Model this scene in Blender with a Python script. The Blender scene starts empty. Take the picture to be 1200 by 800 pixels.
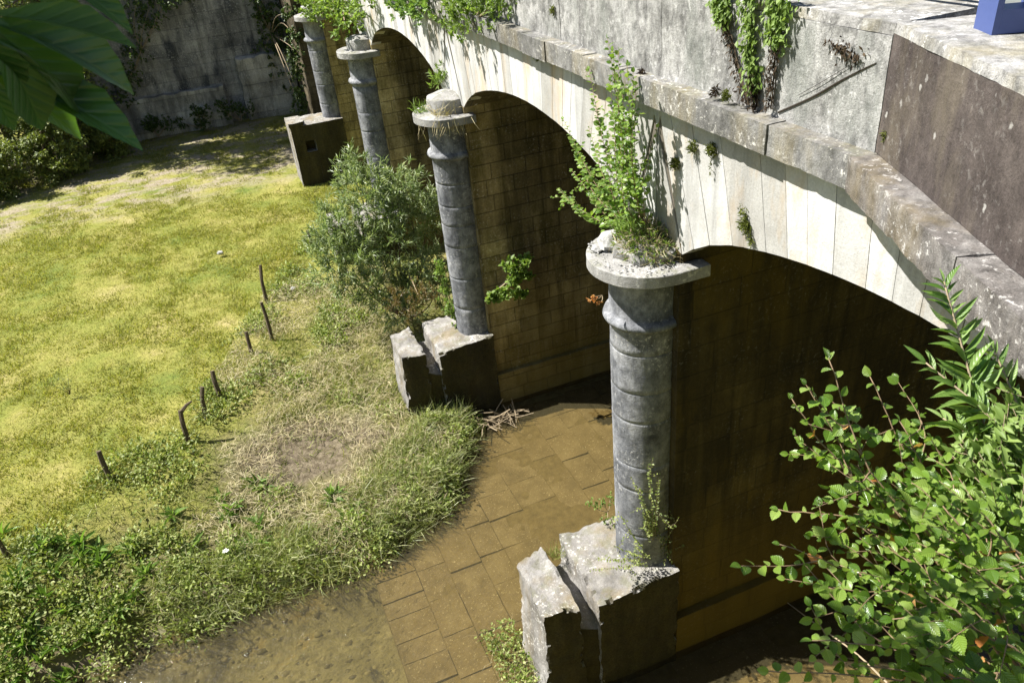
import bpy, bmesh, math, random
import numpy as np
from mathutils import Vector, Matrix, noise

rng = np.random.default_rng(11)
random.seed(5)
scene = bpy.context.scene
COL = scene.collection
R = math.radians

# ------------------------------------------------------------------ camera
CAM = np.array([0.0, 0.0, 12.3])
PITCH, ROLL, YAW, F = 0.5507, 0.1020, 0.3341, 924.8
_fw = np.array([math.sin(YAW)*math.cos(PITCH), math.cos(YAW)*math.cos(PITCH), -math.sin(PITCH)])
_r0 = np.cross(_fw, [0, 0, 1]); _r0 /= np.linalg.norm(_r0); _d0 = np.cross(_fw, _r0)
_r = math.cos(ROLL)*_r0 + math.sin(ROLL)*_d0
_d = -math.sin(ROLL)*_r0 + math.cos(ROLL)*_d0
MC = np.array([_r, _d, _fw])
cd = bpy.data.cameras.new('camera'); cam = bpy.data.objects.new('camera', cd); COL.objects.link(cam)
mw = Matrix.Identity(4)
for i in range(3):
    mw[i][0] = _r[i]; mw[i][1] = -_d[i]; mw[i][2] = -_fw[i]; mw[i][3] = CAM[i]
cam.matrix_world = mw
cd.sensor_width = 36; cd.lens = F/1200*36; cd.clip_start = 0.05; cd.clip_end = 2000
cd.dof.use_dof = True; cd.dof.focus_distance = 7.0; cd.dof.aperture_fstop = 8.0
scene.camera = cam

def ray(x, y): return MC.T @ np.array([x-600.0, y-400.0, F])
def at(x, y, d): q = ray(x, y); return CAM + q/np.linalg.norm(q)*d
def onX(x, y, X): q = ray(x, y); return CAM + q*(X-CAM[0])/q[0]
def onY(x, y, Y): q = ray(x, y); return CAM + q*(Y-CAM[1])/q[1]
def onZ(x, y, Z): q = ray(x, y); return CAM + q*(Z-CAM[2])/q[2]

# ------------------------------------------------------------------ light
SUN = np.array([-0.62, 0.36, 1.0]); SUN /= np.linalg.norm(SUN)
EL = math.asin(SUN[2]); AZ = math.atan2(SUN[0], SUN[1])
w = bpy.data.worlds.new('World'); scene.world = w; w.use_nodes = True
nt = w.node_tree; bg = nt.nodes['Background']
sky = nt.nodes.new('ShaderNodeTexSky'); sky.sky_type = 'NISHITA'; sky.sun_disc = False
sky.sun_elevation = EL; sky.sun_rotation = AZ
nt.links.new(sky.outputs[0], bg.inputs[0]); bg.inputs[1].default_value = 0.052
ld = bpy.data.lights.new('sun', 'SUN'); ld.energy = 5.0; ld.angle = R(0.5); ld.color = (1, 0.97, 0.915)
lo = bpy.data.objects.new('sun', ld); COL.objects.link(lo)
lo.location = (-30, 20, 50); lo.rotation_euler = Vector(SUN).to_track_quat('Z', 'Y').to_euler()
vs = scene.view_settings; vs.view_transform = 'Standard'; vs.look = 'None'; vs.gamma = 1; vs.exposure = 1.36
vs.use_curve_mapping = False
scene.render.engine = 'CYCLES'
scene.cycles.max_bounces = 8; scene.cycles.transparent_max_bounces = 12
scene.cycles.caustics_reflective = False; scene.cycles.caustics_refractive = False
try:
    scene.cycles.use_denoising = True
except Exception: pass

# ------------------------------------------------------------------ materials
class NT:
    def __init__(s, name):
        s.m = bpy.data.materials.new(name); s.m.use_nodes = True
        s.t = s.m.node_tree; s.n = s.t.nodes; s.n.clear()
        s.out = s.n.new('ShaderNodeOutputMaterial')
        s.tc = s.n.new('ShaderNodeNewGeometry').outputs['Position']
    def set(s, sock, v):
        if isinstance(v, bpy.types.NodeSocket): s.t.links.new(v, sock)
        elif isinstance(v, (tuple, list)) and len(v) == 3 and sock.type == 'RGBA': sock.default_value = (*v, 1)
        else: sock.default_value = v
    def map(s, scale=(1, 1, 1), rot=(0, 0, 0), loc=(0, 0, 0), co=None):
        n = s.n.new('ShaderNodeMapping'); s.set(n.inputs[0], co or s.tc)
        n.inputs['Scale'].default_value = scale; n.inputs['Rotation'].default_value = rot; n.inputs['Location'].default_value = loc
        return n.outputs[0]
    def noise(s, scale=5, detail=4, rough=0.6, co=None, dist=0.0, col=False):
        n = s.n.new('ShaderNodeTexNoise'); s.set(n.inputs['Vector'], co or s.tc)
        n.inputs['Scale'].default_value = scale; n.inputs['Detail'].default_value = detail
        n.inputs['Roughness'].default_value = rough; n.inputs['Distortion'].default_value = dist
        return n.outputs['Color' if col else 'Fac']
    def voro(s, scale=5, co=None, feature='F1', out='Distance', rand=1.0):
        n = s.n.new('ShaderNodeTexVoronoi'); n.feature = feature; s.set(n.inputs['Vector'], co or s.tc)
        n.inputs['Scale'].default_value = scale; n.inputs['Randomness'].default_value = rand
        return n.outputs[out]
    def ramp(s, fac, stops):
        n = s.n.new('ShaderNodeValToRGB'); s.set(n.inputs[0], fac); e = n.color_ramp.elements
        while len(e) < len(stops): e.new(0.5)
        for k, (p, c) in enumerate(stops):
            e[k].position = p; c = (c, c, c) if isinstance(c, (int, float)) else c
            e[k].color = (*c, 1)
        return n.outputs[0]
    def mix(s, fac, a, b, mode='MIX'):
        n = s.n.new('ShaderNodeMix'); n.data_type = 'RGBA'; n.blend_type = mode
        s.set(n.inputs[0], fac); s.set(n.inputs[6], a); s.set(n.inputs[7], b); return n.outputs[2]
    def math(s, op, a, b=0.5):
        n = s.n.new('ShaderNodeMath'); n.operation = op; s.set(n.inputs[0], a); s.set(n.inputs[1], b)
        n.use_clamp = False; return n.outputs[0]
    def sep(s, v=None):
        n = s.n.new('ShaderNodeSeparateXYZ'); s.set(n.inputs[0], v or s.tc); return n.outputs
    def comb(s, x, y, z):
        n = s.n.new('ShaderNodeCombineXYZ'); s.set(n.inputs[0], x); s.set(n.inputs[1], y); s.set(n.inputs[2], z); return n.outputs[0]
    def island(s): return s.n.new('ShaderNodeNewGeometry').outputs['Random Per Island']
    def bump(s, h, strength=0.5, dist=0.02, normal=None):
        n = s.n.new('ShaderNodeBump'); s.set(n.inputs['Height'], h); n.inputs['Strength'].default_value = strength
        n.inputs['Distance'].default_value = dist
        if normal is not None: s.set(n.inputs['Normal'], normal)
        return n.outputs[0]
    def bsdf(s, col, rough=0.85, normal=None, spec=0.3, metallic=0.0):
        n = s.n.new('ShaderNodeBsdfPrincipled'); s.set(n.inputs['Base Color'], col); s.set(n.inputs['Roughness'], rough)
        n.inputs['Specular IOR Level'].default_value = spec; n.inputs['Metallic'].default_value = metallic
        if normal is not None: s.set(n.inputs['Normal'], normal)
        return n.outputs[0]
    def done(s, sh): s.t.links.new(sh, s.out.inputs[0]); return s.m

def stone(name, dark, mid, light, scale=1.0, streak=0.5, lichen=0.15, lichen_col=(0.62, 0.60, 0.55), moss=0.0, side_shade=None, mott=0.0, fine_amt=0.55, spots=0.0, bounce_quoin=False, tide=None, isl=0.0,
          stain=None, stain_amt=0.0, bump=0.5, rough=0.9, brick=None, pits=0.25):
    t = NT(name)
    base = t.ramp(t.noise(1.3*scale, 6, 0.65), [(0.3, dark), (0.5, mid), (0.7, light)])
    fine = t.noise(38*scale, 5, 0.75)
    c = t.mix(fine_amt, base, t.mix(1.0, base, t.ramp(fine, [(0.3, 0.35), (0.55, 1.0), (0.75, 1.45)]), 'MULTIPLY'))
    st = t.noise(1.0, 5, 0.6, t.map((3.2, 3.2, 0.22)))
    c = t.mix(t.ramp(st, [(0.47, 0.0), (0.7, streak)]), c, tuple(0.45*x for x in dark))
    st2 = t.noise(1.0, 5, 0.6, t.map((4.1, 4.1, 0.35), loc=(7, 3, 2)))
    c = t.mix(t.ramp(st2, [(0.52, 0.0), (0.72, streak*0.7)]), c, light)
    if mott:
        c = t.mix(mott, c, t.mix(1.0, c, t.ramp(t.noise(7.5, 6, 0.72, t.map((1, 1, .7), loc=(2, 2, 6))), [(0.35, 0.25), (0.5, 0.9), (0.66, 1.5)]), 'MULTIPLY'))
    if stain:
        c = t.mix(t.ramp(t.noise(0.9, 5, 0.7, t.map((1.6, 1.6, 0.5), loc=(3, 8, 1))), [(0.5, 0.0), (0.66, stain_amt)]), c, stain)
    h = t.math('ADD', t.math('MULTIPLY', fine, 0.6), t.noise(9*scale, 6, 0.7))
    if brick:
        bw, bh, plane, mort = brick
        p = t.sep(); co = t.comb(p[0] if plane == 'XZ' else p[1], p[2], 0.0)
        wob = t.noise(1.7, 3, 0.5, col=True)
        co = t.mix(0.012, co, wob, 'ADD')
        b = t.n.new('ShaderNodeTexBrick'); t.set(b.inputs['Vector'], co); b.inputs['Scale'].default_value = 1
        b.inputs['Brick Width'].default_value = bw; b.inputs['Row Height'].default_value = bh
        b.inputs['Mortar Size'].default_value = 0.012; b.inputs['Mortar Smooth'].default_value = 0.6
        b.inputs['Color1'].default_value = (0.8, 0.79, 0.77, 1); b.inputs['Color2'].default_value = (1.15, 1.12, 1.05, 1)
        b.inputs['Mortar'].default_value = (*[mort]*3, 1); b.offset = 0.43; b.squash = 0.8; b.squash_frequency = 3
        c = t.mix(1.0, c, b.outputs['Color'], 'MULTIPLY')
        h = t.math('SUBTRACT', h, t.math('MULTIPLY', b.outputs['Fac'], 1.6))
    if pits:
        c = t.mix(t.ramp(t.noise(70, 2, 0.5, t.map((1, 1, 1), loc=(5, 1, 9))), [(0.64, 0.0), (0.7, pits)]), c, tuple(0.25*x for x in dark))
    if lichen:
        lf = t.math('MULTIPLY', t.ramp(t.noise(16, 4, 0.7), [(0.56, 0.0), (0.64, 1.0)]), t.ramp(t.noise(1.4, 3, 0.6, t.map(loc=(9, 2, 4))), [(0.42, 0.0), (0.62, lichen*2.2)]))
        c = t.mix(lf, c, lichen_col)
    if spots:
        wc = t.mix(0.05, t.map((1, 1, .7)), t.noise(20, 3, col=True), 'ADD')
        sp = t.math('MULTIPLY', t.ramp(t.voro(6.5, wc), [(0.10, 1.0), (0.16, 0.0)]), t.ramp(t.voro(6.5, wc, out='Color'), [(0.55, 0.0), (0.62, spots)]))
        c = t.mix(sp, c, (0.36, 0.345, 0.32))
    if bounce_quoin:  # front strip lightened: bounce light painted over the paler end blocks
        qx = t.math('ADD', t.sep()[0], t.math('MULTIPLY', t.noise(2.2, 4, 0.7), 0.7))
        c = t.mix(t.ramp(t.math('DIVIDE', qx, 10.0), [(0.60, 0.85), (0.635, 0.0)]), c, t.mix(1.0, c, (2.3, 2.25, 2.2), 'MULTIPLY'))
    if isl: c = t.mix(isl, c, t.mix(1.0, c, t.ramp(t.island(), [(0, (0.62, 0.60, 0.56)), (0.5, (1.0, 1.0, 1.0)), (1, (1.12, 1.12, 1.12))]), 'MULTIPLY'))
    if tide:
        tz = t.math('ADD', t.sep()[2], t.math('MULTIPLY', t.noise(1.1, 5, .7, t.map((1.5, 1.5, .4))), 3.0))
        c = t.mix(t.ramp(t.math('DIVIDE', tz, 8.0), [(0.2, 0.75), (0.62, 0.0)]), c, tide)
    if side_shade:  # faces turned from the sun: shade painted in, in algae browns
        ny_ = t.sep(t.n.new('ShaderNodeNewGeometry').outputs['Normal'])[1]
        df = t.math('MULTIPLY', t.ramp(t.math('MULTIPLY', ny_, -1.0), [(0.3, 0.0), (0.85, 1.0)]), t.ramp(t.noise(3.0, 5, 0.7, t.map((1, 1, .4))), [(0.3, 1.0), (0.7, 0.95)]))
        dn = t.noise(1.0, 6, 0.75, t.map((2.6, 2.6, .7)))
        c = t.mix(df, c, t.mix(1.0, t.ramp(dn, [(0.3, side_shade), (0.55, tuple(2.0*q for q in side_shade)), (0.75, tuple(3.6*q for q in side_shade))]), t.ramp(t.noise(30, 4, .7), [(.3, .5), (.7, 1.4)]), 'MULTIPLY'))
    if moss:
        nz = t.sep(t.n.new('ShaderNodeNewGeometry').outputs['Normal'])[2]
        mf = t.math('MULTIPLY', t.ramp(t.noise(5, 5, 0.7, t.map(loc=(1, 5, 3))), [(0.5, 0.0), (0.6, moss)]), t.ramp(nz, [(0.3, 0.25), (0.8, 1.0)]))
        c = t.mix(mf, c, (0.10, 0.105, 0.025))
    return t.done(t.bsdf(c, rough, t.bump(h, bump, 0.03), 0.2))

def leafmat(name, cols, trans=0.35, rough=0.42, spec=0.4, tcol=1.5, veins=0.0):
    t = NT(name); r = t.island()
    n = len(cols); c = t.ramp(r, [(k/(n-1) if n > 1 else 0, cols[k]) for k in range(n)])
    c = t.mix(0.35, c, t.mix(1.0, c, t.ramp(t.noise(1.7, 3), [(0.35, 0.5), (0.65, 1.4)]), 'MULTIPLY'))
    nb = None
    if veins:
        an = t.n.new('ShaderNodeAttribute'); an.attribute_name = 'leaf'; q = t.sep(an.outputs['Vector'])
        au = t.math('ABSOLUTE', q[0]); ph = t.math('MULTIPLY', t.math('SUBTRACT', q[1], t.math('MULTIPLY', au, 0.55)), 2*math.pi*8)
        lat = t.math('POWER', t.math('ADD', t.math('MULTIPLY', t.math('COSINE', ph), 0.5), 0.5), 4.0)
        mid = t.ramp(au, [(0.0, 1.0), (0.05, 0.0)]); v = t.math('MAXIMUM', lat, mid)
        c = t.mix(t.math('MULTIPLY', t.math('MAXIMUM', t.math('MULTIPLY', lat, 0.4), mid), veins*.55), c, t.mix(1.0, c, (1.9, 1.8, 1.8), 'MULTIPLY'))
        nb = t.bump(t.math('MULTIPLY', v, -1.0), veins, 0.004)
    a = t.bsdf(c, rough, nb, spec)
    tr = t.n.new('ShaderNodeBsdfTranslucent'); t.set(tr.inputs[0], t.mix(1.0, c, (1.1*tcol, 1.15*tcol, 0.55*tcol), 'MULTIPLY'))
    mx = t.n.new('ShaderNodeMixShader'); mx.inputs[0].default_value = trans
    t.t.links.new(a, mx.inputs[1]); t.t.links.new(tr.outputs[0], mx.inputs[2])
    return t.done(mx.outputs[0])

def plain(name, c1, c2, scale=20, rough=0.8, bump=0.3, metallic=0.0, spec=0.3):
    t = NT(name); f = t.noise(scale, 5, 0.7)
    return t.done(t.bsdf(t.mix(f, c1, c2), rough, t.bump(f, bump, 0.01), spec, metallic))

M = {}
M['face'] = stone('pale_limestone', (0.37, 0.36, 0.335), (0.48, 0.475, 0.457), (0.54, 0.535, 0.52), 0.8, 0.6, 0.0, stain=(0.45, 0.33, 0.19), stain_amt=0.6, bump=0.3, pits=0.35, fine_amt=0.28, isl=0.7)
M['column'] = stone('grey_column_stone', (0.10, 0.104, 0.114), (0.205, 0.21, 0.222), (0.33, 0.33, 0.335), 1.4, 0.6, 0.35, (0.5, 0.49, 0.47), bump=0.5, mott=0.6)
M['cap'] = stone('weathered_capital_stone', (0.19, 0.185, 0.17), (0.30, 0.29, 0.275), (0.42, 0.41, 0.39), 1.6, 0.35, 0.5, moss=0.35, bump=0.7)
M['block'] = stone('rough_cutwater_stone', (0.155, 0.145, 0.13), (0.255, 0.24, 0.22), (0.37, 0.355, 0.335), 1.5, 0.4, 0.5, moss=0.3, stain=(0.20, 0.15, 0.07), stain_amt=0.6, bump=0.8, side_shade=(0.026, 0.021, 0.008))
M['barrel'] = stone('stained_pier_masonry', (0.065, 0.052, 0.026), (0.15, 0.12, 0.06), (0.28, 0.235, 0.13), 0.6, 0.85, 0.1, stain=(0.05, 0.042, 0.010), stain_amt=0.85, bump=0.8, brick=(0.85, 0.38, 'XZ', 0.5), bounce_quoin=True, tide=(0.16, 0.12, 0.03))
M['shadebarrel'] = stone('shade_algae_pier_masonry', (0.028, 0.023, 0.012), (0.055, 0.042, 0.016), (0.11, 0.085, 0.032), 0.6, 0.85, 0.05, stain=(0.10, 0.07, 0.012), stain_amt=0.7, bump=0.6, brick=(0.95, 0.45, 'XZ', 0.75), tide=(0.15, 0.10, 0.015))  # darker copy of the pier stone, arch shade mixed into its algae colour
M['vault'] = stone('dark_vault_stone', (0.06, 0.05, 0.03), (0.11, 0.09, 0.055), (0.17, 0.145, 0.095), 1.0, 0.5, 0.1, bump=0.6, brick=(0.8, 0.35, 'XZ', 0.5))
M['joint'] = plain('dark_joint_mortar', (0.07, 0.06, 0.045), (0.16, 0.14, 0.11), 15)
M['string'] = stone('grey_string_course_stone', (0.125, 0.122, 0.115), (0.205, 0.20, 0.19), (0.31, 0.303, 0.29), 1.5, 0.35, 0.4, moss=0.25, stain=(0.36, 0.27, 0.08), stain_amt=0.22, bump=0.6, mott=0.5, isl=0.6)
M['parapet'] = stone('mottled_parapet_concrete', (0.18, 0.176, 0.164), (0.29, 0.284, 0.268), (0.41, 0.40, 0.385), 1.3, 0.5, 0.3, (0.6, 0.59, 0.57), stain=(0.20, 0.215, 0.19), stain_amt=0.5, bump=0.6, pits=0.7, mott=0.75)
M['coping'] = stone('lichened_coping_concrete', (0.23, 0.224, 0.205), (0.32, 0.31, 0.295), (0.41, 0.40, 0.385), 2.0, 0.1, 0.6, (0.62, 0.61, 0.58), moss=0.12, stain=(0.45, 0.38, 0.2), stain_amt=0.3, bump=0.7, mott=0.7)
M['wing'] = stone('brown_weathered_concrete', (0.048, 0.038, 0.034), (0.075, 0.061, 0.055), (0.11, 0.091, 0.081), 1.3, 0.45, 0.12, (0.42, 0.40, 0.37), stain=(0.19, 0.16, 0.11), stain_amt=0.35, bump=0.5, pits=0.4, mott=0.4, spots=0.8)
M['wingstring'] = stone('brown_grey_string_stone', (0.10, 0.089, 0.08), (0.17, 0.155, 0.143), (0.28, 0.265, 0.25), 2.0, 0.3, 0.7, (0.52, 0.50, 0.47), stain=(0.30, 0.22, 0.07), stain_amt=0.22, bump=0.7, mott=0.6)
M['farwall'] = stone('old_grey_wall_stone', (0.10, 0.10, 0.10), (0.27, 0.265, 0.255), (0.52, 0.505, 0.475), 0.5, 0.55, 0.3, (0.6, 0.58, 0.54), stain=(0.035, 0.04, 0.05), stain_amt=0.85, bump=0.8, brick=(1.3, 0.62, 'XZ', 0.88))
M['paleplinth'] = stone('pale_plinth_stone', (0.20, 0.195, 0.18), (0.42, 0.41, 0.375), (0.62, 0.605, 0.56), 0.6, 0.5, 0.3, stain=(0.10, 0.10, 0.095), stain_amt=0.7, bump=0.8, brick=(1.5, 0.75, 'XZ', 0.7))
M['rubble'] = stone('pale_rubble', (0.30, 0.29, 0.27), (0.46, 0.45, 0.43), (0.60, 0.59, 0.57), 4, 0.1, 0.2, bump=0.8)
M['road'] = stone('grey_pavement', (0.20, 0.195, 0.185), (0.26, 0.25, 0.24), (0.32, 0.31, 0.30), 2, 0.05, 0.1, bump=0.4)
M['blue'] = plain('blue_painted_steel', (0.045, 0.07, 0.20), (0.065, 0.095, 0.25), 14, 0.45, 0.08, 0.0, 0.5)
M['steel'] = plain('galvanised_steel', (0.33, 0.36, 0.35), (0.45, 0.47, 0.46), 30, 0.45, 0.05, 0.7)
M['bark'] = plain('brown_bark', (0.07, 0.05, 0.032), (0.17, 0.125, 0.08), 25, 0.9, 0.6)
M['twig'] = plain('pale_twig', (0.20, 0.15, 0.09), (0.36, 0.29, 0.19), 40, 0.8, 0.4)
M['reddish'] = plain('reddish_young_twig', (0.16, 0.10, 0.06), (0.27, 0.19, 0.11), 40, 0.7, 0.3)
M['blackstem'] = plain('black_dry_stem', (0.02, 0.015, 0.01), (0.05, 0.04, 0.03), 40, 0.9, 0.3)
M['dead'] = leafmat('dead_brown_leaf', [(0.02, 0.014, 0.010), (0.05, 0.035, 0.022), (0.09, 0.065, 0.04)], 0.1, 0.8, 0.1, 1.0)
M['post'] = plain('weathered_post_wood', (0.05, 0.037, 0.022), (0.15, 0.115, 0.075), 30, 0.95, 0.6)
M['alder'] = leafmat('alder_leaf', [(0.065, 0.135, 0.012), (0.11, 0.195, 0.02), (0.165, 0.26, 0.034), (0.24, 0.33, 0.075)], 0.33, 0.30, 0.55, veins=0.7)
M['orange'] = leafmat('orange_autumn_leaf', [(0.45, 0.17, 0.05), (0.5, 0.28, 0.11)], 0.3)
M['willow'] = leafmat('narrow_green_leaf', [(0.07, 0.14, 0.022), (0.13, 0.22, 0.04), (0.21, 0.30, 0.09)], 0.3, 0.38, 0.5, veins=0.4)
M['soft'] = leafmat('soft_yellow_green_leaf', [(0.10, 0.16, 0.03), (0.15, 0.22, 0.05), (0.22, 0.30, 0.08)], 0.35, 0.5, 0.3)
M['silver'] = leafmat('silvery_willow_leaf', [(0.09, 0.14, 0.04), (0.21, 0.27, 0.11), (0.42, 0.46, 0.31)], 0.25, 0.4, 0.5)
M['deep'] = leafmat('deep_shade_leaf', [(0.022, 0.065, 0.022), (0.035, 0.085, 0.024), (0.085, 0.15, 0.025)], 0.4, 0.34, 0.5, veins=0.4)
M['treeleaf'] = leafmat('tree_leaf', [(0.035, 0.065, 0.014), (0.06, 0.10, 0.022), (0.10, 0.14, 0.035)], 0.25, 0.5)
M['bushleaf'] = leafmat('hedge_leaf', [(0.07, 0.10, 0.02), (0.14, 0.175, 0.035), (0.24, 0.27, 0.08)], 0.25, 0.5)
M['grass'] = leafmat('meadow_grass', [(0.14, 0.175, 0.03), (0.22, 0.235, 0.045), (0.28, 0.27, 0.062), (0.38, 0.335, 0.13)], 0.4, 0.6, 0.2, 1.2)
M['bankgrass'] = leafmat('bank_grass', [(0.09, 0.13, 0.022), (0.19, 0.225, 0.05), (0.29, 0.31, 0.10), (0.42, 0.38, 0.19)], 0.3, 0.5, 0.3, 1.2)
M['straw'] = leafmat('dry_straw', [(0.26, 0.21, 0.11), (0.40, 0.34, 0.19), (0.50, 0.45, 0.29)], 0.2, 0.6, 0.2, 1.0)
M['weed'] = leafmat('bank_weed_leaf', [(0.08, 0.12, 0.02), (0.16, 0.21, 0.04), (0.26, 0.30, 0.085), (0.34, 0.36, 0.15)], 0.3, 0.5, 0.3)
M['white'] = plain('white_petals', (0.75, 0.75, 0.70), (0.85, 0.85, 0.82), 60)
M['moss'] = leafmat('moss_and_fern', [(0.05, 0.06, 0.012), (0.09, 0.11, 0.02), (0.14, 0.15, 0.03)], 0.2, 0.7, 0.1)

# ------------------------------------------------------------------ mesh builder
class Geo:
    def __init__(s): s.V = []; s.F = []; s.A = []; s.n = 0; s.leafy = False
    def add(s, V, F, mi=0):
        V = np.asarray(V, float).reshape(-1, 3)
        if isinstance(F, np.ndarray): s.F.append((F + s.n, mi))
        else:
            by = {}
            for f in F: by.setdefault(len(f), []).append(f)
            for k, l in by.items(): s.F.append((np.array(l, int) + s.n, mi))
        s.V.append(V); s.A.append(np.zeros((len(V), 3), np.float32)); s.n += len(V); return s
    def build(s, name, mats, parent=None, smooth=False):
        me = bpy.data.meshes.new(name)
        V = np.concatenate(s.V) if s.V else np.zeros((0, 3))
        me.vertices.add(len(V)); me.vertices.foreach_set('co', V.astype(np.float32).ravel())
        li = np.concatenate([f.ravel() for f, _ in s.F]); tot = np.concatenate([np.full(len(f), f.shape[1]) for f, _ in s.F])
        mi = np.concatenate([np.full(len(f), m) for f, m in s.F]); st = np.concatenate([[0], np.cumsum(tot)[:-1]])
        me.loops.add(len(li)); me.loops.foreach_set('vertex_index', li.astype(np.int32))
        me.polygons.add(len(tot)); me.polygons.foreach_set('loop_start', st.astype(np.int32)); me.polygons.foreach_set('loop_total', tot.astype(np.int32))
        me.polygons.foreach_set('material_index', mi.astype(np.int32))
        me.polygons.foreach_set('use_smooth', np.full(len(tot), bool(smooth or not s.leafy)))
        for m in (mats if isinstance(mats, (list, tuple)) else [mats]): me.materials.append(m)
        if s.leafy:
            at_ = me.attributes.new('leaf', 'FLOAT_VECTOR', 'POINT'); at_.data.foreach_set('vector', np.concatenate(s.A).ravel())
        me.update(calc_edges=True); me.validate()
        if not smooth and not s.leafy: me.set_sharp_from_angle(angle=R(28))
        o = bpy.data.objects.new(name, me); COL.objects.link(o)
        if parent is not None:
            o.parent = parent; o.matrix_parent_inverse = Matrix.Translation(-Vector(world_loc(parent)))
        return o
def world_loc(o): return o.location if o.parent is None else (0, 0, 0)   # meshes are written in world space
def empty(name, loc):
    o = bpy.data.objects.new(name, None); COL.objects.link(o); o.location = loc; o.empty_display_size = 0.2
    return o
def tag(o, label, cat, group=None):
    o['label'] = label; o['category'] = cat
    if group: o['group'] = group
    return o
def structure(o): o['kind'] = 'structure'; return o
def stuff(o, label, cat): o['kind'] = 'stuff'; o['label'] = label; o['category'] = cat; return o

def tube(g, pts, rad, sides=6, mi=0):
    pts = np.asarray(pts, float); n = len(pts); rad = np.full(n, rad, float) if np.ndim(rad) == 0 else np.interp(np.linspace(0, 1, n), np.linspace(0, 1, len(rad)), rad)
    T = np.gradient(pts, axis=0); T /= np.linalg.norm(T, axis=1)[:, None] + 1e-9
    up = np.array([0.31, 0.17, 0.93]); A = np.cross(T, up); A /= np.linalg.norm(A, axis=1)[:, None] + 1e-9; B = np.cross(T, A)
    th = np.arange(sides)/sides*2*math.pi
    V = pts[:, None, :] + rad[:, None, None]*(np.cos(th)[None, :, None]*A[:, None, :] + np.sin(th)[None, :, None]*B[:, None, :])
    F = [(i*sides+j, i*sides+(j+1) % sides, (i+1)*sides+(j+1) % sides, (i+1)*sides+j) for i in range(n-1) for j in range(sides)]
    F += [tuple(range(sides))[::-1], tuple((n-1)*sides+j for j in range(sides))]
    g.add(V.reshape(-1, 3), F, mi)
def curve(p, k=10):
    """smooth curve through control points"""
    p = np.asarray(p, float)
    if len(p) == 2: return p[0] + (p[1]-p[0])*np.linspace(0, 1, k)[:, None]
    q = np.vstack([2*p[0]-p[1], p, 2*p[-1]-p[-2]]); out = []
    for i in range(1, len(q)-2):
        t = np.linspace(0, 1, k, endpoint=(i == len(q)-3))[:, None]
        a, b, c, d = q[i-1], q[i], q[i+1], q[i+2]
        out.append(0.5*((2*b) + (-a+c)*t + (2*a-5*b+4*c-d)*t**2 + (-a+3*b-3*c+d)*t**3))
    return np.vstack(out)

def hexa(g, c, seg=0.12, amp=0.01, edge=0.0, mi=0, freq=3.0, mx=60):
    """rough stone block from 8 corners (bottom 4 then top 4, both anticlockwise); edges chipped by noise"""
    c = np.asarray(c, float)
    L = lambda a, b: np.linalg.norm(c[a]-c[b])
    nx = int(min(mx, max(1, round(max(L(0, 1), L(4, 5))/seg)))); ny = int(min(mx, max(1, round(max(L(1, 2), L(5, 6))/seg)))); nz = int(min(mx, max(1, round(max(L(0, 4), L(1, 5))/seg))))
    idx = {}; V = []; UVW = []
    def vid(i, j, k):
        key = (i, j, k)
        if key not in idx:
            u, v, w_ = i/nx, j/ny, k/nz
            p = ((c[0]*(1-u)*(1-v)+c[1]*u*(1-v)+c[2]*u*v+c[3]*(1-u)*v)*(1-w_) + (c[4]*(1-u)*(1-v)+c[5]*u*(1-v)+c[6]*u*v+c[7]*(1-u)*v)*w_)
            idx[key] = len(V); V.append(p); UVW.append((i in (0, nx))+(j in (0, ny))+(k in (0, nz)))
        return idx[key]
    Fs = []
    for i in range(nx):
        for j in range(ny):
            Fs.append((vid(i, j, 0), vid(i, j+1, 0), vid(i+1, j+1, 0), vid(i+1, j, 0))); Fs.append((vid(i, j, nz), vid(i+1, j, nz), vid(i+1, j+1, nz), vid(i, j+1, nz)))
    for i in range(nx):
        for k in range(nz):
            Fs.append((vid(i, 0, k), vid(i+1, 0, k), vid(i+1, 0, k+1), vid(i, 0, k+1))); Fs.append((vid(i, ny, k), vid(i, ny, k+1), vid(i+1, ny, k+1), vid(i+1, ny, k)))
    for j in range(ny):
        for k in range(nz):
            Fs.append((vid(0, j, k), vid(0, j, k+1), vid(0, j+1, k+1), vid(0, j+1, k))); Fs.append((vid(nx, j, k), vid(nx, j+1, k), vid(nx, j+1, k+1), vid(nx, j, k+1)))
    cen = c.mean(0)
    for q in range(len(V)):
        p = V[q]
        if amp:
            nv = noise.noise_vector(Vector(p*freq)); V[q] = p + np.array(nv)*amp
            if amp > .015: V[q] = V[q] + np.array(noise.noise_vector(Vector(p*freq*3.1)))*amp*.45
        if edge and UVW[q] >= 2:
            a = max(0.0, noise.noise(Vector(p*freq*2.2+3.1))*1.8-0.05)*edge + 0.04*edge
            d = cen-p; V[q] = V[q] + d/np.linalg.norm(d)*a
    g.add(np.array(V), Fs, mi)
def box(g, x0, x1, y0, y1, z0, z1, **k):
    hexa(g, [(x0, y0, z0), (x1, y0, z0), (x1, y1, z0), (x0, y1, z0), (x0, y0, z1), (x1, y0, z1), (x1, y1, z1), (x0, y1, z1)], **k)
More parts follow.
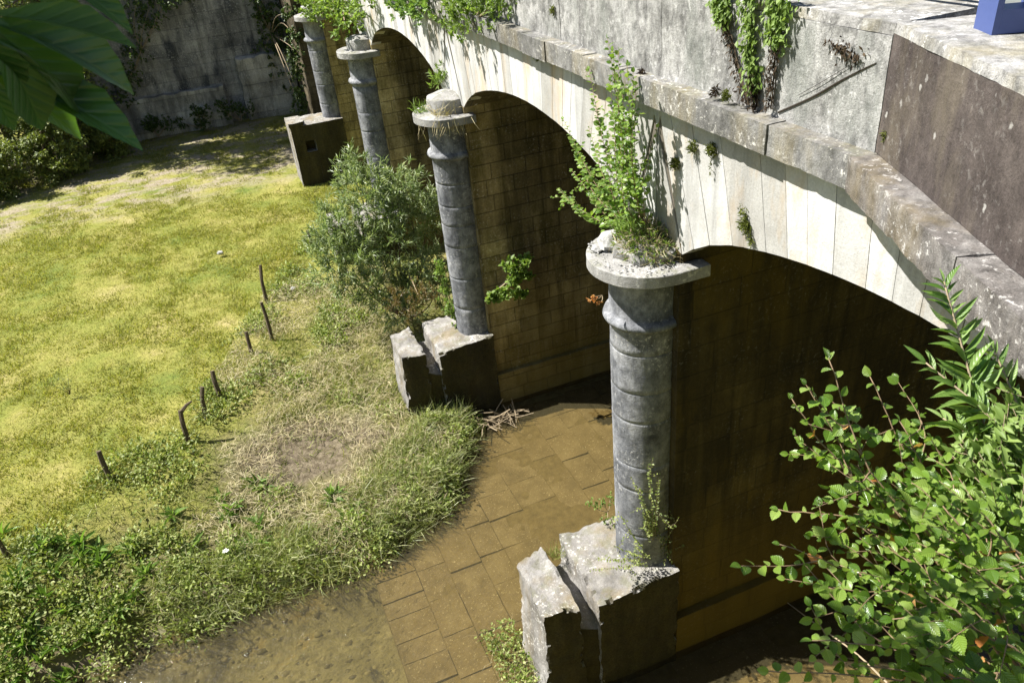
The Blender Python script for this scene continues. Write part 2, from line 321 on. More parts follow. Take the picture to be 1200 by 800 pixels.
def lathe(g, prof, cx, cy, n=40, amp=0.0, freq=4, mi=0, a0=0, a1=2*math.pi):
    V = []; full = abs(a1-a0-2*math.pi) < 1e-6; m = n if full else n+1
    for r, z in prof:
        for j in range(m):
            a = a0+(a1-a0)*j/n; p = Vector((cx+r*math.cos(a), cy+r*math.sin(a), z))
            if amp: p += noise.noise_vector(p*freq)*amp
            V.append(p)
    F = []
    for i in range(len(prof)-1):
        for j in range(n):
            j2 = (j+1) % m; F.append((i*m+j, i*m+j2, (i+1)*m+j2, (i+1)*m+j))
    F.append(tuple(range(m))[::-1]); F.append(tuple((len(prof)-1)*m+j for j in range(m)))
    g.add(np.array(V), F, mi)
def prism(g, poly, z0, z1, mi=0):
    n = len(poly); V = [(x, y, z0) for x, y in poly]+[(x, y, z1) for x, y in poly]
    g.add(V, [tuple(range(n))[::-1], tuple(range(n, 2*n))]+[(i, (i+1) % n, n+(i+1) % n, n+i) for i in range(n)], mi)

# leaf templates: (u across, v along, w up)
def template(kind):
    if kind == 'tri': V = [(-.5, 0, 0), (.5, 0, 0), (0, 1, 0)]; Fc = [(0, 1, 2)]
    elif kind == 'diamond': V = [(0, 0, 0), (.5, .45, .07), (0, 1, -.05), (-.5, .45, .07), (0, .45, 0)]; Fc = [(0, 1, 4), (1, 2, 4), (2, 3, 4), (3, 0, 4)]
    elif kind == 'blade':
        V = [(-.5, 0, 0), (.5, 0, 0), (-.4, .45, .12), (.4, .45, .12), (-.22, .8, .02), (.22, .8, .02), (0, 1, -.18)]; Fc = [(0, 1, 3, 2), (2, 3, 5, 4), (4, 5, 6)]
    else:
        prof = {'round': [(.0, .02), (.12, .25), (.3, .43), (.5, .5), (.7, .47), (.87, .33), (.97, .14), (1.0, .03)],
                'ovate': [(.0, .03), (.08, .17), (.16, .33), (.24, .40), (.3, .485), (.4, .475), (.46, .52), (.56, .47), (.62, .49), (.7, .38), (.76, .37), (.84, .23), (.9, .17), (1.0, .01)],
                'lance': [(.0, .03), (.1, .28), (.25, .46), (.42, .5), (.62, .40), (.8, .23), (.92, .09), (1.0, .01)],
                'big': [(.0, .03), (.1, .12), (.2, .2), (.3, .29), (.4, .38), (.5, .45), (.6, .5), (.68, .49), (.76, .42), (.84, .31), (.9, .2), (.96, .09), (1, .01)]}[kind]
        V = []; Fc = []
        for k, (v, hw) in enumerate(prof):
            zc = -0.22*(v-.35)**2 - (0.1*v*v if kind == 'big' else 0.0)
            if kind == 'big' and k % 2: hw *= 1.10
            V += [(-hw, v, zc+hw*.22), (0, v, zc), (hw, v, zc+hw*.22)]
            if k: a = 3*(k-1); b = 3*k; Fc += [(a, a+1, b+1, b), (a+1, a+2, b+2, b+1)]
    return np.array(V, float), Fc
TPL = {k: template(k) for k in ('tri', 'diamond', 'blade', 'round', 'ovate', 'lance', 'big')}
def unit(a): return a/(np.linalg.norm(a, axis=-1, keepdims=True)+1e-9)
def leaves(g, pos, dirv, nrm, L, W, kind='diamond', mi=0):
    pos = np.asarray(pos, float); n = len(pos)
    if n == 0: return
    dirv = unit(np.broadcast_to(dirv, pos.shape).astype(float)); nrm = np.broadcast_to(nrm, pos.shape).astype(float)
    side = unit(np.cross(dirv, nrm)); nn = np.cross(side, dirv)
    L = np.broadcast_to(L, (n,)); W = np.broadcast_to(W, (n,))
    T, Fc = TPL[kind]; m = len(T)
    V = pos[:, None, :] + (T[None, :, 0]*W[:, None])[..., None]*side[:, None, :] + (T[None, :, 1]*L[:, None])[..., None]*dirv[:, None, :] + (T[None, :, 2]*L[:, None])[..., None]*nn[:, None, :]
    off = (np.arange(n)*m)[:, None]; by = {}
    for f in Fc: by.setdefault(len(f), []).append(f)
    base = g.n; g.V.append(V.reshape(-1, 3)); g.n += n*m; g.leafy = True; g.A.append(np.tile(T.astype(np.float32), (n, 1)))
    for k, fl in by.items():
        fa = np.array(fl); g.F.append(((fa[None]+off[:, :, None]).reshape(-1, k)+base, mi))
def rnd(n, s=1.0): return rng.normal(size=(n, 3))*s
def U(a, b, n=None): return rng.uniform(a, b, n)
def sphere_pts(n, r, fill=0.5):
    d = unit(rnd(n)); return d*np.asarray(r)*(U(0, 1, n)**fill)[:, None]

# ------------------------------------------------------------------ terrain
WX = [-60, -14, -8, -4.9, -3.4, -1.5, 0.7, 2.5, 3.6, 4.3, 5.0, 60]; WY = [8.0, 10.6, 11.2, 11.85, 12.3, 12.3, 12.4, 13.0, 14.6, 16.0, 16.3, 16.3]
FX = [-60, -9, -6.1, -4.3, -2.45, 0.1, 2.2, 5.0, 60]; FY = [9.5, 12.9, 14.4, 16.3, 17.3, 23.2, 26.8, 29, 29]
def sm(t): t = np.clip(t, 0, 1); return t*t*(3-2*t)
def vnoise(x, y, f):
    return np.array([noise.noise(Vector((a*f, b*f, 1.7))) for a, b in zip(np.ravel(x), np.ravel(y))]).reshape(np.shape(x))
def ground_h(x, y, nz=True):
    x = np.asarray(x, float); y = np.asarray(y, float)
    yw = np.interp(x, WX, WY); yf = np.maximum(np.interp(x, FX, FY), yw+1.0)
    u = (y-yw)/(yf-yw)
    bank = 0.42*sm((y-yw+0.15)/0.8)+0.85*sm(np.clip(u, 0, 1))**0.8 - 0.12
    bank = np.where(y > yw-0.15, bank, -0.12-0.5*sm((yw-0.15-y)/1.0))
    h = bank
    near = sm((3.5-y)/7.0)*10.0; h = np.where(y < 3.5, np.maximum(h, -0.62+near), h)
    h = h + np.where(y > 46.3, sm((y-46.3)/1.0)*7.5*sm((x+9)/4.0)+sm((y-46)/30)*9, 0)
    h = h + sm((-12-x)/30.0)*5*sm((y-18)/12.0)
    if nz: h = h + 0.06*vnoise(x, y, 0.8)*(y > yw)
    return h
gx = np.concatenate([np.linspace(-160, -16, 20), np.arange(-15.5, 8, 0.3), np.linspace(8.5, 30, 22), np.linspace(36, 160, 14)])
gy = np.concatenate([np.linspace(-120, -6, 16), np.arange(-5, 9, 0.6), np.arange(9, 31, 0.3), np.arange(31, 49, 0.45), np.linspace(50, 90, 20), np.linspace(100, 260, 10)])
X, Y = np.meshgrid(gx, gy); Z = ground_h(X, Y)
nx, ny = len(gx), len(gy); I = np.arange(nx*ny).reshape(ny, nx)
Fq = np.stack([I[:-1, :-1], I[:-1, 1:], I[1:, 1:], I[1:, :-1]], -1).reshape(-1, 4)
g = Geo(); g.add(np.stack([X, Y, Z], -1).reshape(-1, 3), Fq)
t = NT('meadow_ground')
c = t.ramp(t.noise(0.55, 6, 0.65), [(0.3, (0.11, 0.15, 0.03)), (0.45, (0.20, 0.21, 0.045)), (0.58, (0.26, 0.245, 0.065)), (0.72, (0.36, 0.305, 0.13))])
c = t.mix(0.6, c, t.mix(1.0, c, t.ramp(t.noise(14, 5, 0.75), [(0.3, 0.35), (0.7, 1.5)]), 'MULTIPLY'))
p = t.sep()
path = t.math('MULTIPLY', t.ramp(t.noise(0.8, 6, 0.75, t.map((0.6, 1.1, 1))), [(0.44, 0.0), (0.56, 1.0)]), t.ramp(t.math('DIVIDE', p[1], 60.0), [(0.555, 0.0), (0.60, 1.0), (0.78, 1.0), (0.8, 0.3)]))
c = t.mix(path, c, t.ramp(t.noise(9, 5), [(0.3, (0.20, 0.165, 0.11)), (0.7, (0.36, 0.31, 0.23))]))
soil = t.ramp(t.noise(1.4, 5, 0.7, t.map(loc=(4, 1, 0))), [(0.45, 0.0), (0.58, 1.0)])
low = t.ramp(t.math('DIVIDE', p[2], 2.0), [(0.10, 1.0), (0.60, 0.0)])
c = t.mix(t.math('MULTIPLY', low, 0.8), c, t.ramp(t.noise(6, 5, .7), [(.35, (0.045, 0.05, 0.02)), (.65, (0.13, 0.12, 0.05))]))
c = t.mix(t.math('MULTIPLY', soil, low), c, (0.17, 0.135, 0.09))
_sc = onZ(355, 520, .8)
dx_ = t.math('DIVIDE', t.math('SUBTRACT', p[0], float(_sc[0])), 2.1); dy_ = t.math('DIVIDE', t.math('SUBTRACT', p[1], float(_sc[1])), 1.5)
rd_ = t.math('ADD', t.math('SQRT', t.math('ADD', t.math('MULTIPLY', dx_, dx_), t.math('MULTIPLY', dy_, dy_))), t.math('MULTIPLY', t.noise(1.6, 5, .7), 1.0))
c = t.mix(t.ramp(t.math('DIVIDE', rd_, 2.0), [(0.55, 0.9), (0.8, 0.0)]), c, t.ramp(t.noise(8, 5, .7), [(.35, (0.07, 0.052, 0.034)), (.65, (0.21, 0.17, 0.12))]))
bed = t.ramp(p[2], [(0.0, 1.0), (0.12, 0.0)])
bedc = t.ramp(t.noise(1.1, 6, 0.7, dist=.6), [(0.32, (0.05, 0.05, 0.055)), (0.43, (0.20, 0.18, 0.11)), (0.58, (0.32, 0.29, 0.18)), (0.7, (0.36, 0.26, 0.09))])
bedc = t.mix(t.ramp(t.voro(3.4, t.mix(.25, t.map((1, 1.5, 1), rot=(0, 0, .4)), t.noise(3, 3, col=True), 'ADD')), [(0.0, 0.65), (0.40, 0.0)]), bedc, (0.08, 0.07, 0.045))
c = t.mix(bed, c, bedc)
gm = t.done(t.bsdf(c, 0.95, t.bump(t.noise(10, 6, 0.75), 0.8, 0.08), 0.1))
structure(g.build('ground', gm, smooth=True))

def yw0(x): return float(np.interp(x, WX, WY))
def rock(g, c, r, sq=(1, 1, 1), amp=0.35, seed=0.0, n=10):
    V = []; F = []
    for i in range(n+1):
        th = math.pi*i/n
        for j in range(2*n):
            ph = math.pi*j/n; d = Vector((math.sin(th)*math.cos(ph), math.sin(th)*math.sin(ph), math.cos(th)))
            q = d*(1+amp*noise.noise(d*1.3+Vector((seed, seed*2, 0)))+amp*.4*noise.noise(d*3.7+Vector((seed, 0, seed))))
            q = Vector((round(q.x*2.6)/2.6*.35+q.x*.65, round(q.y*2.6)/2.6*.35+q.y*.65, q.z))
            V.append((c[0]+q.x*r*sq[0], c[1]+q.y*r*sq[1], c[2]+q.z*r*sq[2]))
    for i in range(n):
        for j in range(2*n): F.append((i*2*n+j, (i+1)*2*n+j, (i+1)*2*n+(j+1) % (2*n), i*2*n+(j+1) % (2*n)))
    g.add(V, F)

# submerged stone apron under the arches
g = Geo(); xs = [0.62]; k = 0
while xs[-1] < 13.5: xs.append(xs[-1]+[0.86, 0.62, 0.7, 0.55, 0.8][k % 5]); k += 1
for i in range(len(xs)-1):
    y = 4.0-U(0, 0.6); ph = 0
    while y < 16.6:
        l = U(0.42, 0.62) if i == 0 else U(0.6, 1.15); z = -0.17-0.012*(i == 0)+U(-0.022, 0.022)
        x0, x1 = xs[i]+U(.003, .012), xs[i+1]-U(.003, .010)
        tl = U(-0.012, 0.012, 4)
        V = [(x0, y+.012, -.7), (x1, y+.012, -.7), (x1, y+l-.012, -.7), (x0, y+l-.012, -.7), (x0, y+.012, z+tl[0]), (x1, y+.012, z+tl[1]), (x1, y+l-.012, z+tl[2]), (x0, y+l-.012, z+tl[3])]
        if y+l > np.interp(xs[i], WX, WY)+0.4: break
        hexa(g, V, seg=0.14, amp=0.007, edge=0.012, freq=4)
        y += l
t = NT('river_slab_stone')
c = t.ramp(t.noise(2.0, 6, 0.7), [(0.3, (0.10, 0.08, 0.05)), (0.5, (0.16, 0.13, 0.085)), (0.7, (0.23, 0.195, 0.135))])
c = t.mix(t.ramp(t.island(), [(0, 0.0), (1, 0.4)]), c, (0.17, 0.135, 0.075))
c = t.mix(t.ramp(t.noise(22, 4, 0.7), [(0.6, 0.0), (0.68, 0.7)]), c, (0.5, 0.46, 0.36))
structure(g.build('stone_apron', t.done(t.bsdf(c, 0.9, t.bump(t.noise(14, 6), 0.6, 0.03), 0.1))))

# silt lying between and over the slabs
g = Geo(); ax = np.arange(0.66, 13, 0.11); ay = np.arange(4.0, 16.9, 0.11); AX, AY = np.meshgrid(ax, ay)
AZ_ = -0.194+0.026*vnoise(AX, AY, 0.55)-0.02*np.clip((2.2-AX)/1.2, 0, 1)+0.016*vnoise(AX, AY, 2.3)+0.006*vnoise(AX, AY, 7)+0.004*np.clip(AX-1.6, 0, 3)
AZ_ = np.where(AY > np.interp(AX, WX, WY)+.1, -.4, AZ_)
n1, n2 = len(ax), len(ay); I = np.arange(n1*n2).reshape(n2, n1)
g.add(np.stack([AX, AY, AZ_], -1).reshape(-1, 3), np.stack([I[:-1, :-1], I[:-1, 1:], I[1:, 1:], I[1:, :-1]], -1).reshape(-1, 4))
t = NT('river_silt'); structure(g.build('river_silt', t.done(t.bsdf(t.ramp(t.noise(5, 6, .7), [(.3, (.09, .07, .036)), (.7, (.185, .15, .085))]), .95, t.bump(t.noise(12, 5), .5, .03), .1)), smooth=True))

# stones on the muddy bed upstream of the apron
g = Geo()
for i in range(900):
    px_, py_ = U(40, 490), U(640, 850); q = onZ(px_, py_, -.5)
    if q[0] > .5 or q[1] > yw0(q[0])-.1: continue
    r_ = U(.025, .10)*U(.6, 1.1); rock(g, (q[0], q[1], float(ground_h(q[0], q[1], False))-.35*r_), r_, (U(.9, 1.5), U(.7, 1.1), .55), .5, i*.37, 4)
t = NT('river_stone'); stuff(g.build('river_stones', t.done(t.bsdf(t.ramp(t.island(), [(0, (.09, .08, .055)), (.5, (.19, .17, .105)), (1, (.30, .265, .17))]), .9, None, .1)), smooth=True), 'submerged stones scattered over the muddy river bed', 'stones')

# water surface
g = Geo(); g.add([(-160, -120, 0), (160, -120, 0), (160, 17.0, 0), (-160, 17.0, 0)], [(0, 1, 2, 3)])
t = NT('river_water')
rip = t.math('ADD', t.noise(1.5, 4, 0.6, t.map((1.0, 2.2, 1), rot=(0, 0, 0.5))), t.math('MULTIPLY', t.noise(5.5, 4, 0.6, t.map((1.0, 1.6, 1), rot=(0, 0, 0.4)), 0.5), 0.5))
p = t.sep()
calm = t.ramp(t.math('DIVIDE', t.math('ADD', p[0], 6.0), 20.0), [(0.2, 1.0), (0.5, 0.25)])
nb = t.bump(t.math('MULTIPLY', rip, calm), 0.8, 0.10)
tr = t.n.new('ShaderNodeBsdfTransparent')
murk = t.ramp(t.math('DIVIDE', t.math('ADD', p[0], 6.0), 20.0), [(0.30, (0.68, 0.64, 0.47)), (0.36, (0.80, 0.73, 0.52))])
t.set(tr.inputs[0], murk)
sc_ = t.bsdf((0.15, 0.125, 0.06), 0.6, nb, 0.2)
m0 = t.n.new('ShaderNodeMixShader'); t.set(m0.inputs[0], t.ramp(t.math('DIVIDE', t.math('ADD', p[0], 6.0), 20.0), [(0.30, 0.17), (0.37, 0.18)])); t.t.links.new(tr.outputs[0], m0.inputs[1]); t.t.links.new(sc_, m0.inputs[2])
gl = t.n.new('ShaderNodeBsdfGlossy'); gl.inputs['Roughness'].default_value = 0.04; t.t.links.new(nb, gl.inputs['Normal'])
fr = t.n.new('ShaderNodeFresnel'); fr.inputs[0].default_value = 1.33; t.t.links.new(nb, fr.inputs[1])
mx = t.n.new('ShaderNodeMixShader'); t.t.links.new(fr.outputs[0], mx.inputs[0]); t.t.links.new(m0.outputs[0], mx.inputs[1]); t.t.links.new(gl.outputs[0], mx.inputs[2])
structure(g.build('river_water', t.done(mx.outputs[0])))

# ------------------------------------------------------------------ bridge
PX = 4.92; PY = [8.41, 16.91, 25.41, 33.91]; FXP = 5.10; XB = 13.0
CROWN, RAD = 8.69, 9.3
CTR = [4.16, 12.66, 21.16, 29.66, 38.16]
bridge = empty('arch_bridge', (5.1, 21.0, 0.0))
tag(bridge, 'pale stone arch bridge on round grey columns crossing the river', 'bridge')
HS = 3.62
def soffit(dy): return CROWN-RAD+math.sqrt(max(0, RAD*RAD-dy*dy)) - 0.16*max(0, (abs(dy)-2.6))**2

def column_profile(r0, z0, z1):
    pr = [(r0, z0-0.5)]; z = z0; joints = []
    while z < z1-1.5:
        z += U(0.45, 1.0); joints.append(z)
    zs = sorted(set([z0]+list(np.arange(z0, z1-1.1, 0.11))+[q for j in joints for q in (j-0.016, j, j+0.016)]))
    for zz in zs:
        f = (zz-z0)/(z1-z0); r = r0*(1.0+0.05*f)
        if any(abs(zz-j) < 0.004 for j in joints): r -= 0.018
        pr.append((r, zz))
    rt = r0*1.04; zt = z1-0.86
    pr += [(rt, zt), (rt+.02, zt+.03), (rt+.075, zt+.05), (rt+.095, zt+.10), (rt+.075, zt+.15), (rt+.02, zt+.17), (rt, zt+.20), (rt, z1-.16), (rt+.02, z1-.12), (rt+.05, z1-.05), (rt+.07, z1)]
    return pr

for k, y in enumerate(PY):
    # barrel under the roadway + plinth
    g = Geo()
    box(g, 5.10, XB, y-0.60, y+0.60, 0.90, 7.93, seg=0.5, amp=0.012)
    box(g, 5.135, XB, y-0.74, y+0.74, -0.9, 0.898, seg=0.4, amp=0.02, edge=0.02)
    pier = g.build('pier', M['barrel'] if k else M['shadebarrel'], bridge)
    pier['label'] = ['nearest pier, dark brown with painted-in shade and algae', 'second pier with a green sapling on its side', 'pier behind the willow bush', 'farthest pier standing on a tall squared base'][k]
    base = 3.72 if k == 3 else 2.05
    g = Geo(); lathe(g, column_profile(0.472, base, 7.48), PX, y, 48, 0.008, 5)
    g.build('column', M['column'], pier, True)
    # capital: disc running back into the pier
    g = Geo(); n = 26; rr = 0.80
    def slab(r, x1, z0, z1, rough):
        ring = [(PX+0.02+r*math.cos(a), y+r*math.sin(a)) for a in np.linspace(math.pi/2, 3*math.pi/2, n)]
        ring = [(x1, y+r)]+ring+[(x1, y-r)]; ring = ring[::-1]
        lev = [z0, z0+0.006, (z0+z1)/2, z1-0.008, z1]; ins = [0.006, 0, 0, 0, 0.008]; V = []; m = len(ring)
        for lz, ii in zip(lev, ins):
            for (a, b) in ring:
                q = Vector((a + (PX-a)*ii/r*0.6, b+(y-b)*ii/r, lz)); q += noise.noise_vector(q*5)*rough; V.append(q)
        # top inner rings to roughen
        Fc = []
        for i in range(len(lev)-1):
            for j in range(m-1): Fc.append((i*m+j, (i)*m+j+1, (i+1)*m+j+1, (i+1)*m+j))
            Fc.append((i*m+m-1, i*m, (i+1)*m, (i+1)*m+m-1))
        last = (len(lev)-1)*m
        for q in range(1, 4):
            f = 1-q*0.28
            for (a, b) in ring:
                c_ = Vector((PX+0.1+(a-PX-0.1)*f, y+(b-y)*f, z1+0.012*q)); c_ += noise.noise_vector(c_*7)*rough*1.6; V.append(c_)
            s0 = last+(q-1)*m; s1 = last+q*m
            for j in range(m): Fc.append((s0+j, s0+(j+1) % m, s1+(j+1) % m, s1+j))
        Fc.append(tuple(last+3*m+j for j in range(m))); Fc.append(tuple(range(m))[::-1])
        g.add(np.array(V), Fc)
    slab(rr, 5.3 if k else 5.42, 7.475, 7.64, 0.008)
    g.build('capital', M['cap'], pier)
    g = Geo(); hd = 0.34 if k else 0.16
    lathe(g, [(0.49, 7.60), (0.50, 7.66), (0.50, 7.64+hd-.08), (0.485, 7.64+hd-.03), (0.36, 7.64+hd+.02), (0.18, 7.64+hd+.05), (0.02, 7.64+hd+.06)], PX+0.06, y, 30, 0.018 if k else 0.11, 5)
    g.build('drum', M['cap'], pier)
    # cutwater
    if k < 3:
        t0 = 2.08+(0.35 if k == 2 else 0); g = Geo()
        hexa(g, [(3.66, y-.76, -.9), (5.13, y-.76, -.9), (5.13, y+.80, -.9), (3.66, y+.80, -.9), (3.68, y-.74, t0-.06), (5.13, y-.76, t0+.05), (5.13, y+.82, t0+.05), (3.74, y+.90, t0)], seg=0.06, amp=0.032, edge=0.09, freq=3.2)
        hexa(g, [(3.2, y-.70, -.9), (3.75, y-.70, -.9), (3.75, y+.7, -.9), (3.2, y+.7, -.9), (3.2, y-.62, 1.55), (3.75, y-.66, 1.35), (3.75, y+.6, 1.7), (3.2, y+.6, 1.75)], seg=0.085, amp=0.05, edge=0.06)
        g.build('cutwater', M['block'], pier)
        g = Geo()
        hexa(g, [(2.66, y-.68, -.9), (3.40, y-.75, -.9), (3.36, y+.72, -.9), (2.66, y+.5, -.9), (2.78, y-.62, t0+.05), (3.36, y-.70, t0+.03), (3.34, y+.74, t0+.06), (2.80, y+.52, t0+.07)], seg=0.06, amp=0.045, edge=0.10, freq=3.4)
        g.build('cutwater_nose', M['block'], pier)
    else:
        g = Geo(); hx0, hx1, hz0, hz1 = 3.42, 3.84, 2.55, 3.0
        yn, yf = y-.78, y+.78; tz = 3.66
        box(g, 2.95, 5.13, yn+.4, yf, -.2, tz, seg=0.1, amp=0.025, edge=0.08)
        box(g, 2.95, hx0, yn, yn+.41, -.2, tz-.004, seg=0.12, amp=0.02); box(g, hx1, 5.125, yn, yn+.41, -.2, tz-.004, seg=0.2, amp=0.02)
        box(g, hx0-.01, hx1+.01, yn+.01, yn+.41, -.2, hz0, seg=0.2, amp=0.0); box(g, hx0-.01, hx1+.01, yn+.01, yn+.41, hz1, tz-.008, seg=0.2, amp=0.0)
        box(g, 2.90, 3.5, yn-.05, yf-.4, tz, tz+.16, seg=0.09, amp=0.04, edge=0.06)
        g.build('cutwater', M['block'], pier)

# arches: vault solid and front voussoir ring for each opening
for k, yc in enumerate(CTR):
    n = 24; dys = np.linspace(-HS, HS, n+1)
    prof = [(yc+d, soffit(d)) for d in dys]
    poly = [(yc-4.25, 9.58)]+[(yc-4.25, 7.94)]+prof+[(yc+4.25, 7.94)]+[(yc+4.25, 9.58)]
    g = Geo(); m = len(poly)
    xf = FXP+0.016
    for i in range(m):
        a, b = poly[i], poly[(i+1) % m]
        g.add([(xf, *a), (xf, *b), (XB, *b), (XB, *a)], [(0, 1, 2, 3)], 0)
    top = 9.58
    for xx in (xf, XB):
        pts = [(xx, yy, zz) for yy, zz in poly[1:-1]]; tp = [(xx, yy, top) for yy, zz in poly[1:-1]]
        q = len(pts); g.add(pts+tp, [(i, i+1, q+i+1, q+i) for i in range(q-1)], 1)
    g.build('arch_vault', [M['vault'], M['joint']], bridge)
    # voussoirs
    g = Geo(); zc = CROWN-RAD*1.0; nv = 22
    angs = [-math.asin(HS/RAD)]
    a_end = math.asin(HS/RAD); w0 = 2*a_end/nv
    jn = np.linspace(-a_end, a_end, nv+1)+np.concatenate([[0], U(-.2, .2, nv-1)*w0, [0]])
    def toplim(d): return yc+d
    for i in range(-1, nv+1):
        if i == -1: dl, dr, sl, sr = -4.245, RAD*math.sin(jn[0]), 0, math.tan(jn[0])
        elif i == nv: dl, dr, sl, sr = RAD*math.sin(jn[-1]), 4.245, math.tan(jn[-1]), 0
        else: dl, dr, sl, sr = RAD*math.sin(jn[i]), RAD*math.sin(jn[i+1]), math.tan(jn[i]), math.tan(jn[i+1])
        gap = 0.0025+0.002*random.random()+(0.006 if random.random() < .15 else 0); H = 9.585; x0 = FXP-0.004*random.random()
        zl, zr = (7.96, soffit(dr)) if i == -1 else ((soffit(dl), 7.96) if i == nv else (soffit(dl), soffit(dr)))
        bl = (yc+dl+gap, zl+.002); br = (yc+dr-gap, zr+.002)
        tl = (yc+max(-4.24, dl+sl*(H-zl))+gap, H); tr_ = (yc+min(4.24, dr+sr*(H-zr))-gap, H)
        if k == 0 and tr_[0] < -0.5: continue
        hexa(g, [(x0, bl[0], bl[1]), (x0, br[0], br[1]), (FXP+.3, br[0], br[1]), (FXP+.3, bl[0], bl[1]), (x0, tl[0], tl[1]), (x0, tr_[0], tr_[1]), (FXP+.3, tr_[0], tr_[1]), (FXP+.3, tl[0], tl[1])], seg=0.14, amp=0.003, edge=0.0022, freq=6)
    g.build('voussoir_ring', M['face'], bridge)

# string course
g = Geo(); y = 4.93
while y < 44:
    l = U(0.8, 1.35); x0 = 4.93+U(-.012, .012); dz = U(-.008, .008)
    box(g, x0, 5.35, y+.004, y+l-.004, 9.585+dz, 9.885+dz, seg=0.06, amp=0.004, edge=0.012, freq=6)
    y += l
g.build('string_course', M['string'], bridge)
# parapet in cast panels with joints, and its coping
g = Geo(); joints = [4.97, float(onX(775, 80, 5.15)[1]), float(onX(754, 75, 5.15)[1]), float(onX(656, 20, 5.15)[1]), 13.6, 13.72, 15.3, 17.4, 19.5, 21.6, 23.8, 26, 28.2, 30.4, 32.6, 34.8, 37, 39.2, 41.4, 44]
for a, b in zip(joints[:-1], joints[1:]):
    dx = U(-.006, .006)
    box(g, 5.15+dx, 5.75, a+.005, b-.005, 9.87, 10.82, seg=0.12, amp=0.005, edge=0.004)
g.build('parapet', M['parapet'], bridge)
g = Geo()
for a, b in zip([4.97, 8.1, 11.3, 14.5, 18, 22, 26, 30, 34, 38], [8.1, 11.3, 14.5, 18, 22, 26, 30, 34, 38, 44]):
    hexa(g, [(5.148, a+.002, 10.825), (6.25, a+.002, 10.825), (6.25, b-.002, 10.825), (5.148, b-.002, 10.825), (5.16, a+.002, 10.915), (6.25, a+.002, 10.92), (6.25, b-.002, 10.92), (5.16, b-.002, 10.915)], seg=0.09, amp=0.006, edge=0.012, freq=5)
g.build('parapet_coping', M['coping'], bridge)
g = Geo(); box(g, 5.76, XB+.1, -14, 60, 9.60, 10.72, seg=2.0, amp=0)
structure(g.build('road', M['road']))
# far abutment
g = Geo(); box(g, 5.11, XB, 42.0, 46.0, -.5, 9.55, seg=0.6, amp=0.02)
g.build('abutment', M['vault'], bridge)
g = Geo(); box(g, 5.11, XB, -4.0, 0.2, -.9, 9.55, seg=0.6, amp=0.02)
g.build('abutment', M['vault'], bridge)

# wing wall
WA = np.array([5.153, 4.976]); WD = np.array([-0.39, -0.921]); WD /= np.linalg.norm(WD); WN = np.array([WD[1], -WD[0]])
if WN[0] > 0: WN = -WN
wing = empty('wing_wall', (5.1, 4.6, 9.58))
tag(wing, 'brown weathered concrete wing wall flaring off the bridge end, below the blue post', 'wall')
def wp(s, o): return WA + WD*s + WN*o
def wblock(g, s0, s1, o0, o1, z0, z1, **k):
    a, b, c, d = wp(s0, o1), wp(s1, o1), wp(s1, o0), wp(s0, o0)
    hexa(g, [(*a, z0), (*b, z0), (*c, z0), (*d, z0), (*a, z1), (*b, z1), (*c, z1), (*d, z1)], **k)
g = Geo(); wblock(g, 0.0, 5.2, -1.0, 0.0, 9.885, 10.843, seg=0.13, amp=0.008, edge=0.01)
wob = g.build('wall_face', M['wing'], wing)
g = Geo(); a, b, c, d = wp(-0.01, .002), wp(5.2, .002), wp(5.2, -1.4), wp(-0.01, -1.1)
hexa(g, [(*a, 10.845), (*b, 10.845), (*c, 10.845), (*d, 10.845), (*wp(0, -.012), 10.925), (*wp(5.2, -.012), 10.925), (*c, 10.93), (*d, 10.93)], seg=0.07, amp=0.006, edge=0.016, freq=6)
g.build('wall_coping', M['coping'], wing)
g = Geo()
wblock(g, 0.06, 2.0, -1.2, 0.24, 9.575, 9.882, seg=0.05, amp=0.006, edge=0.02, freq=6)
wblock(g, 2.006, 5.2, -1.2, 0.235, 9.575, 9.878, seg=0.06, amp=0.006, edge=0.02, freq=6)
g.build('string_course', M['wingstring'], wing)

# blue post and grey rails on the coping
rail = empty('railing', (5.35, 4.3, 10.93))
tag(rail, 'blue steel railing post with low grey rails on the lichened parapet top', 'railing')
def pblock(g, o, u0, u1, v0, v1, z0, z1):
    # u along the wing, v away from the river
    a = o+WD*u0-WN*v0; b = o+WD*u1-WN*v0; c = o+WD*u1-WN*v1; d = o+WD*u0-WN*v1
    hexa(g, [(*b, z0), (*a, z0), (*d, z0), (*c, z0), (*b, z1), (*a, z1), (*d, z1), (*c, z1)], seg=9, amp=0)
po = np.array([5.33, 4.42])
for v0, v1 in ((0.0, 0.045), (0.30, 0.345)):
    g = Geo(); pblock(g, po, 0, .26, v0, v1, 10.925, 12.0); g.build('post', M['blue'], rail)
g = Geo(); pblock(g, po, .05, .26, .0455, .2995, 10.93, 11.09); g.build('base_plate', M['blue'], rail)
for zz, xx in ((10.985, 5.93), (10.985, 6.08)):
    g = Geo(); box(g, xx, xx+.05, 4.45, 22, zz, zz+.05, seg=50, amp=0); g.build('rail', M['steel'], rail)
for yy in (9, 13.5, 18):
    g = Geo(); box(g, 5.92, 6.14, yy, yy+.08, 10.90, 11.99, seg=9, amp=0); g.build('post', M['blue'], rail)
g = Geo(); box(g, 5.99, 6.05, 4.45, 22, 11.99, 12.05, seg=50, amp=0); g.build('rail', M['steel'], rail)

